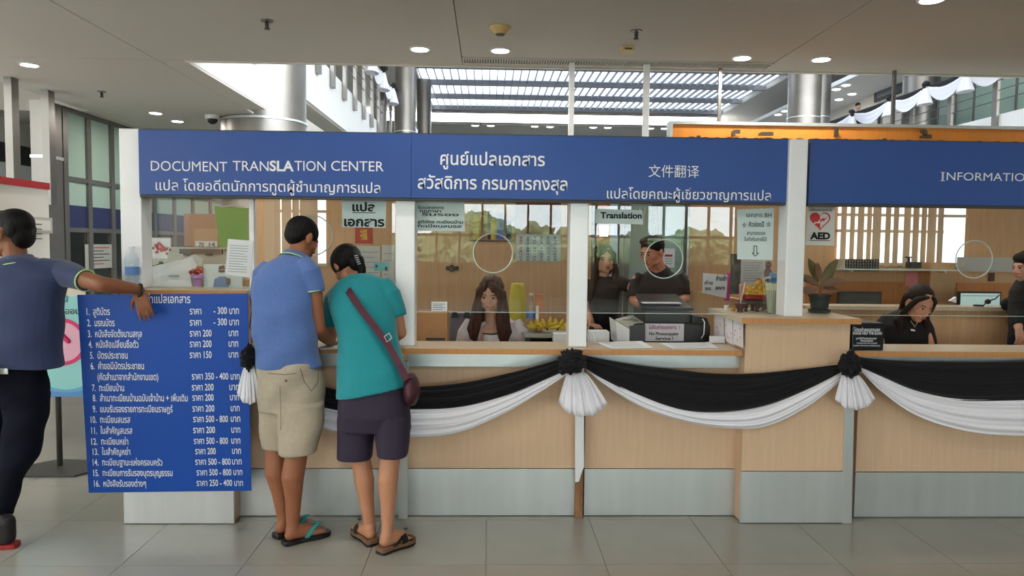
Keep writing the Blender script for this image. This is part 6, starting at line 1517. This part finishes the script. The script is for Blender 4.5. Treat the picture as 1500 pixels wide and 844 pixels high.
for q in (-1, 1):
    chain(hr, [g(q*.040, -.070, .072), g(q*.068, -.048, .035), g(q*.074, -.040, -.02), g(q*.076, -.04, -.08), g(q*.078, -.05, -.15), g(q*.090, -.055, -.22), g(q*.098, -.05, -.30)], [.022, .026, .026, .028, .032, .034, .022], 12)
    chain(hr, [g(q*.074, .0, .02), g(q*.088, .0, -.08), g(q*.102, -.02, -.17), g(q*.125, -.03, -.24), g(q*.12, -.03, -.30)], [.028, .034, .036, .030, .018], 12)
    chain(hr, [g(q*.05, .06, -.05), g(q*.06, .06, -.15), g(q*.08, .05, -.25)], [.045, .05, .04], 12)
chain(hr, [g(.01, -.072, .085), g(.055, -.066, .05), g(.075, -.055, -.01)], [.018, .022, .018], 10)
vox(hr, 'hair', HBr, t, .005, 2, (.003, 120, 8, .5))
mb = MB(); loft(mb, [(685, 760, 555, 5.08, .13), (683, 762, 575, 5.10, .14)]); chain(mb, [V(705, 578, 5.05), Vector((V(705, 578, 5.0).x, 4.75, .50)), Vector((V(705, 578, 5.0).x, 4.72, .06))], [.085, .065, .045]); chain(mb, [V(740, 578, 5.05), Vector((V(740, 578, 5.0).x, 4.75, .50)), Vector((V(740, 578, 5.0).x, 4.72, .06))], [.085, .065, .045])
vox(mb, 'trousers', JE, t, .009, 2)
# ---------------- standing woman behind the glass
def standing(t, cx, Y, ztop, m, w=.15, parent=None):
    mb = MB(); 
    for q in (-1, 1): mb.tube([(cx+q*.07, Y, ztop), (cx+q*.085, Y, .5), (cx+q*.09, Y, .05)], [.085, .062, .05], 16)
    mb.ell((cx, Y, ztop), (w+.01, .11, .12), 20, 12); vox(mb, 'trousers', m, t, .01, 2)
    for q in (-1, 1): sole(t, 'shoe', (cx+q*.09, Y+.05, 0), (cx+q*.09, Y-.19, 0), .06, M['black'])
t = person('standing woman with long dark hair, arm reaching to the man in black', 885, 480, 5.75)
sk = MB(); SKG = skinmat('skin_medium', S(196, 146, 122))
hc = V(885, 380, 5.72); R = Rf(6, 2, -5); head(sk, hc, R, .98, True)
chain(sk, [V(883, 412, 5.76), V(884, 398, 5.75), V(885, 384, 5.73)], [.055, .047, .045]); chain(sk, [V(882, 425, 5.77), V(882, 470, 5.77)], [.10, .11])
chain(sk, [V(903, 413, 5.76), V(924, 420, 5.70), V(931, 424, 5.62)], [.045, .038, .03]); hand(sk, V(930, 424, 5.62), (.6, -.5, 0), (0, -1, -.3), .88, .4, 1)
chain(sk, [V(864, 415, 5.77), V(858, 450, 5.76), V(866, 475, 5.60)], [.042, .036, .028]); hand(sk, V(867, 476, 5.59), (.3, -1, 0), (0, 0, -1), .88, .4, -1)
vox(sk, 'body', SKG, t, .006, 3); face_bits(t, hc, R, .98, M['dark'], ('lip_brown', S(150, 72, 66)), True, True)
sh = MB(); BT = mat('black_jersey', S(22, 22, 26), .85, bump=.15, bscale=200)
loft(sh, [(860, 905, 520, 5.77, .12), (859, 906, 480, 5.77, .12), (860, 906, 440, 5.77, .12), (859, 908, 420, 5.77, .11), (865, 902, 409, 5.77, .08), (873, 894, 404, 5.77, .055)])
sleeve(sh, [V(897, 412, 5.77), V(908, 414, 5.75), V(922, 419, 5.71)], [.055, .058, .05]); sleeve(sh, [V(868, 412, 5.77), V(863, 420, 5.77), V(860, 440, 5.77)], [.05, .055, .05])
vox(sh, 'top', BT, t, .007, 4, (.003, 22, 16, .2))
hr = MB(); g = lambda x, y, z: hc+R @ (Vector((x, y, z))*.98)
hr.ell(g(0, .022, .042), (.084, .098, .086), 24, 16, R); hr.ell(g(0, .05, -.05), (.080, .06, .10), 20, 12, R)
for q in (-1, 1): chain(hr, [g(q*.03, -.070, .078), g(q*.066, -.045, .035), g(q*.074, -.02, -.04), g(q*.085, -.01, -.12), g(q*.09+(-.02), -.015, -.22), g(q*.09-.03, -.02, -.30)], [.018, .022, .024, .030, .034, .025], 12)
vox(hr, 'hair', mat('dark_brown_hair', S(40, 26, 22), .55, spec=.25, noise=.3, nscale=60, bump=.5, bscale=90, stretch=(1, 1, .15)), t, .005, 2, (.002, 120, 8, .5))
standing(t, V(882, 480, 5.77).x, 5.77, .88, JE)
# ---------------- man in black polo
t = person('smiling man in black polo looking down at the copier', 962, 480, 5.45)
sk = MB(); hc = V(955, 370, 5.38); R = Rf(-48, 14, 0); head(sk, hc, R, 1.0); SKH = skinmat('skin_warm', S(190, 128, 100))
chain(sk, [V(966, 412, 5.47), V(963, 392, 5.44), V(957, 374, 5.40)], [.062, .056, .055]); chain(sk, [V(965, 420, 5.47), V(965, 470, 5.47)], [.12, .12])
chain(sk, [V(934, 412, 5.46), V(930, 440, 5.42), V(948, 452, 5.22)], [.05, .042, .03]); hand(sk, V(949, 452, 5.21), (.5, -.8, -.1), (0, 0, -1), .95, .5, -1)
chain(sk, [V(997, 412, 5.46), V(1002, 438, 5.42), V(990, 446, 5.22)], [.05, .042, .03]); hand(sk, V(988, 446, 5.21), (-.8, -.6, 0), (0, 0, -1), .95, .5, 1)
vox(sk, 'body', SKH, t, .005, 3); face_bits(t, hc, R, 1.0, HB, ('lip_dark', S(150, 76, 70)), False, True)
sh = MB(); loft(sh, [(931, 1000, 520, 5.47, .13), (930, 1000, 480, 5.47, .13), (929, 1001, 445, 5.47, .13), (928, 1003, 420, 5.47, .13), (933, 998, 407, 5.47, .10), (945, 986, 399, 5.47, .075), (953, 979, 395, 5.465, .06)])
sleeve(sh, [V(942, 406, 5.47), V(934, 416, 5.46), V(930, 436, 5.43)], [.06, .062, .056]); sleeve(sh, [V(990, 406, 5.47), V(998, 416, 5.46), V(1001, 434, 5.43)], [.06, .062, .056])
vox(sh, 'polo_shirt', BT, t, .007, 4, (.003, 22, 16, .9))
ax = hc-V(966, 412, 5.47); c = V(963, 396, 5.455); an_ = ax.normalized()
MB().rings([ringpts(c-an_*.022, ax, .094, .094), ringpts(c+an_*.016, ax, .070, .070), ringpts(c+an_*.014, ax, .064, .064)], cap=False).bake('collar', BT, t, smooth=True)
hr = MB(); g = lambda x, y, z: hc+R @ Vector((x, y, z))
hr.ell(g(0, .020, .046), (.082, .098, .082), 24, 16, R); hr.ell(g(0, -.035, .095), (.062, .06, .032), 16, 10, R); hr.ell(g(0, .062, .0), (.062, .042, .05), 16, 10, R)
vox(hr, 'hair', HB, t, .005, 3); standing(t, V(965, 480, 5.47).x, 5.47, .88, JE)
# ---------------- woman in black at the information desk
t = person('seated woman in black jacket with long straight hair, head bowed, at information', 1325, 520, 5.05)
sk = MB(); hc = V(1347, 445, 4.93); R = Rf(2, 24, 8); head(sk, hc, R, 1.02, True); SKI = skinmat('skin_rosy', S(204, 150, 124))
chain(sk, [V(1330, 485, 5.06), V(1338, 468, 5.02), V(1346, 450, 4.96)], [.055, .047, .046]); chain(sk, [V(1326, 492, 5.06), V(1324, 540, 5.08)], [.11, .12])
chain(sk, [V(1290, 480, 5.08), V(1286, 520, 5.0), V(1305, 530, 4.78)], [.045, .036, .028]); hand(sk, V(1306, 530, 4.77), (.4, -1, 0), (0, 0, -1), .88, .5, -1)
chain(sk, [V(1356, 484, 5.04), V(1364, 520, 4.98), V(1350, 530, 4.78)], [.045, .036, .028]); hand(sk, V(1349, 530, 4.77), (-.3, -1, 0), (0, 0, -1), .88, .5, 1)
vox(sk, 'body', SKI, t, .005, 3); face_bits(t, hc, R, 1.02, M['dark'], ('lip_rose', S(170, 96, 90)), True)
sh = MB(); BJ = mat('black_jacket', S(16, 16, 20), .85, bump=.15, bscale=200)
loft(sh, [(1286, 1362, 560, 5.08, .12), (1287, 1360, 520, 5.07, .12), (1285, 1359, 495, 5.07, .12), (1288, 1356, 476, 5.07, .11), (1300, 1352, 462, 5.07, .085), (1316, 1347, 455, 5.07, .06)])
sleeve(sh, [V(1304, 468, 5.08), V(1290, 482, 5.08), V(1286, 520, 5.02), V(1300, 528, 4.84)], [.06, .064, .052, .042]); sleeve(sh, [V(1350, 470, 5.06), V(1356, 484, 5.05), V(1363, 518, 5.0), V(1352, 528, 4.84)], [.05, .058, .048, .042])
so = vox(sh, 'jacket', BJ, t, .007, 4, (.003, 22, 18, 2.2))
MB().prism([V(1334, 482, 4.925), V(1340, 483, 4.925), V(1340, 485.5, 4.925), V(1334, 484.5, 4.925)], (0, -.003, 0)).bake('name_badge', M['paper'], t)
MB().tube([V(1334, 470, 4.955), V(1340, 479, 4.945), V(1344, 472, 4.95)], .0035, 6).bake('lanyard', mat('lanyard', S(170, 150, 140), .7), t)
hr = MB(); g = lambda x, y, z: hc+R @ (Vector((x, y, z))*1.02)
hr.ell(g(0, .026, .046), (.083, .098, .085), 24, 16, R); hr.ell(g(0, .06, -.03), (.078, .055, .08), 20, 12, R)
for q in (-1, 1): chain(hr, [g(q*.02, -.074, .084), g(q*.062, -.044, .046), g(q*.077, -.022, -.02), g(q*.080, .0, -.09)], [.012, .018, .020, .022], 12)
chain(hr, [g(-.072, .04, .02), V(1326, 455, 5.03), V(1318, 470, 4.99), V(1318, 490, 4.99)], [.035, .045, .045, .03], 12)
chain(hr, [g(.07, .03, -.06), V(1356, 470, 4.98), V(1356, 482, 4.98)], [.03, .028, .018], 12)
vox(hr, 'hair', mat('dark_straight_hair', S(32, 20, 18), .55, spec=.25, noise=.3, nscale=60, bump=.4, bscale=90, stretch=(1, 1, .12)), t, .005, 3, (.0012, 120, 8, .5))
cx_ = V(1324, 560, 5.08).x; mb = MB(); mb.ell((cx_, 5.1, .62), (.17, .14, .14), 20, 12)
for q in (-1, 1): chain(mb, [(cx_+q*.08, 5.05, .56), (cx_+q*.09, 4.72, .52), (cx_+q*.09, 4.70, .06)], [.085, .065, .045])
vox(mb, 'trousers', JE, t, .009, 2)
# ---------------- person at the right edge
t = person('dark clothed person with tied hair cut off by the right edge', 1503, 480, 5.5)
sk = MB(); hc = V(1503, 391, 5.48); R = Rf(-80, 8, 0); head(sk, hc, R, .98, True)
chain(sk, [V(1507, 425, 5.52), V(1506, 410, 5.51), V(1504, 396, 5.49)], [.055, .047, .046]); chain(sk, [V(1508, 432, 5.52), V(1508, 500, 5.52)], [.10, .12])
chain(sk, [V(1492, 425, 5.42), V(1488, 456, 5.4), V(1492, 480, 5.32)], [.045, .038, .03]); hand(sk, V(1492, 481, 5.31), (0, -.3, -1), (0, 1, 0), .88, .6, 1)
vox(sk, 'body', SKG, t, .006, 3); face_bits(t, hc, R, .98, M['dark'], ('lip_rose', S(170, 96, 90)), True)
sh = MB(); loft(sh, [(1484, 1534, 560, 5.52, .14), (1484, 1534, 500, 5.52, .14), (1484, 1534, 450, 5.52, .14), (1486, 1532, 425, 5.52, .13), (1492, 1524, 412, 5.52, .09), (1498, 1516, 406, 5.52, .06)])
sleeve(sh, [V(1496, 418, 5.44), V(1491, 430, 5.41), V(1487, 455, 5.39), V(1491, 476, 5.33)], [.055, .058, .05, .04]); vox(sh, 'jacket', BJ, t, .007, 4, (.003, 22, 18, 3.2))
hr = MB(); g = lambda x, y, z: hc+R @ (Vector((x, y, z))*.98)
hr.ell(g(0, .022, .042), (.084, .100, .086), 24, 16, R); hr.ell(g(0, -.04, .075), (.06, .05, .04), 16, 10, R)
for q in (-1, 1): hr.ell(g(q*.07, .01, .025), (.022, .05, .03), 12, 8, R)
vox(hr, 'hair', HB, t, .005, 3); standing(t, V(1508, 500, 5.52).x, 5.52, .88, JE)
hb = thing('shoulder_bag', V(1478, 450, 5.3), 'round black bag on the partition at the right edge', 'bag')
mb = MB(); mb.ell(V(1479, 446, 5.66), (.07, .05, .055), 18, 12); vox(mb, 'pouch', BJ, hb, .007, 2, (.003, 40, 30, 1)); MB().tube([V(1474, 440, 5.66), V(1479, 432, 5.66), V(1486, 440, 5.66)], .007, 6).bake('handle', M['black'], hb)
# ---------------- tiny onlooker on the upper right gallery
t = thing('person', V(1257, 190, 26.2), 'tiny onlooker with dark hair peeping over the upper right gallery rail', 'person'); hc = V(1257, 156, 26.2)
sk = MB(); R = Rf(20, 0, 0); head(sk, hc, R, 1.05); chain(sk, [hc+Vector((0, .02, -.28)), hc], [.055, .05]); sk.ell(hc+Vector((0, .03, -.5)), (.16, .10, .26)); vox(sk, 'body', SKG, t, .012, 2)
sh = MB(); sh.ell(hc+Vector((0, .03, -.50)), (.21, .13, .29)); sh.cap(hc+Vector((0, .03, -.6)), (hc.x, hc.y+.03, 5.1), .15, .12); vox(sh, 'jacket', BJ, t, .015, 2)
hr = MB(); hr.ell(hc+Vector((0, .02, .05)), (.095, .105, .095)); vox(hr, 'hair', HB, t, .012, 2)
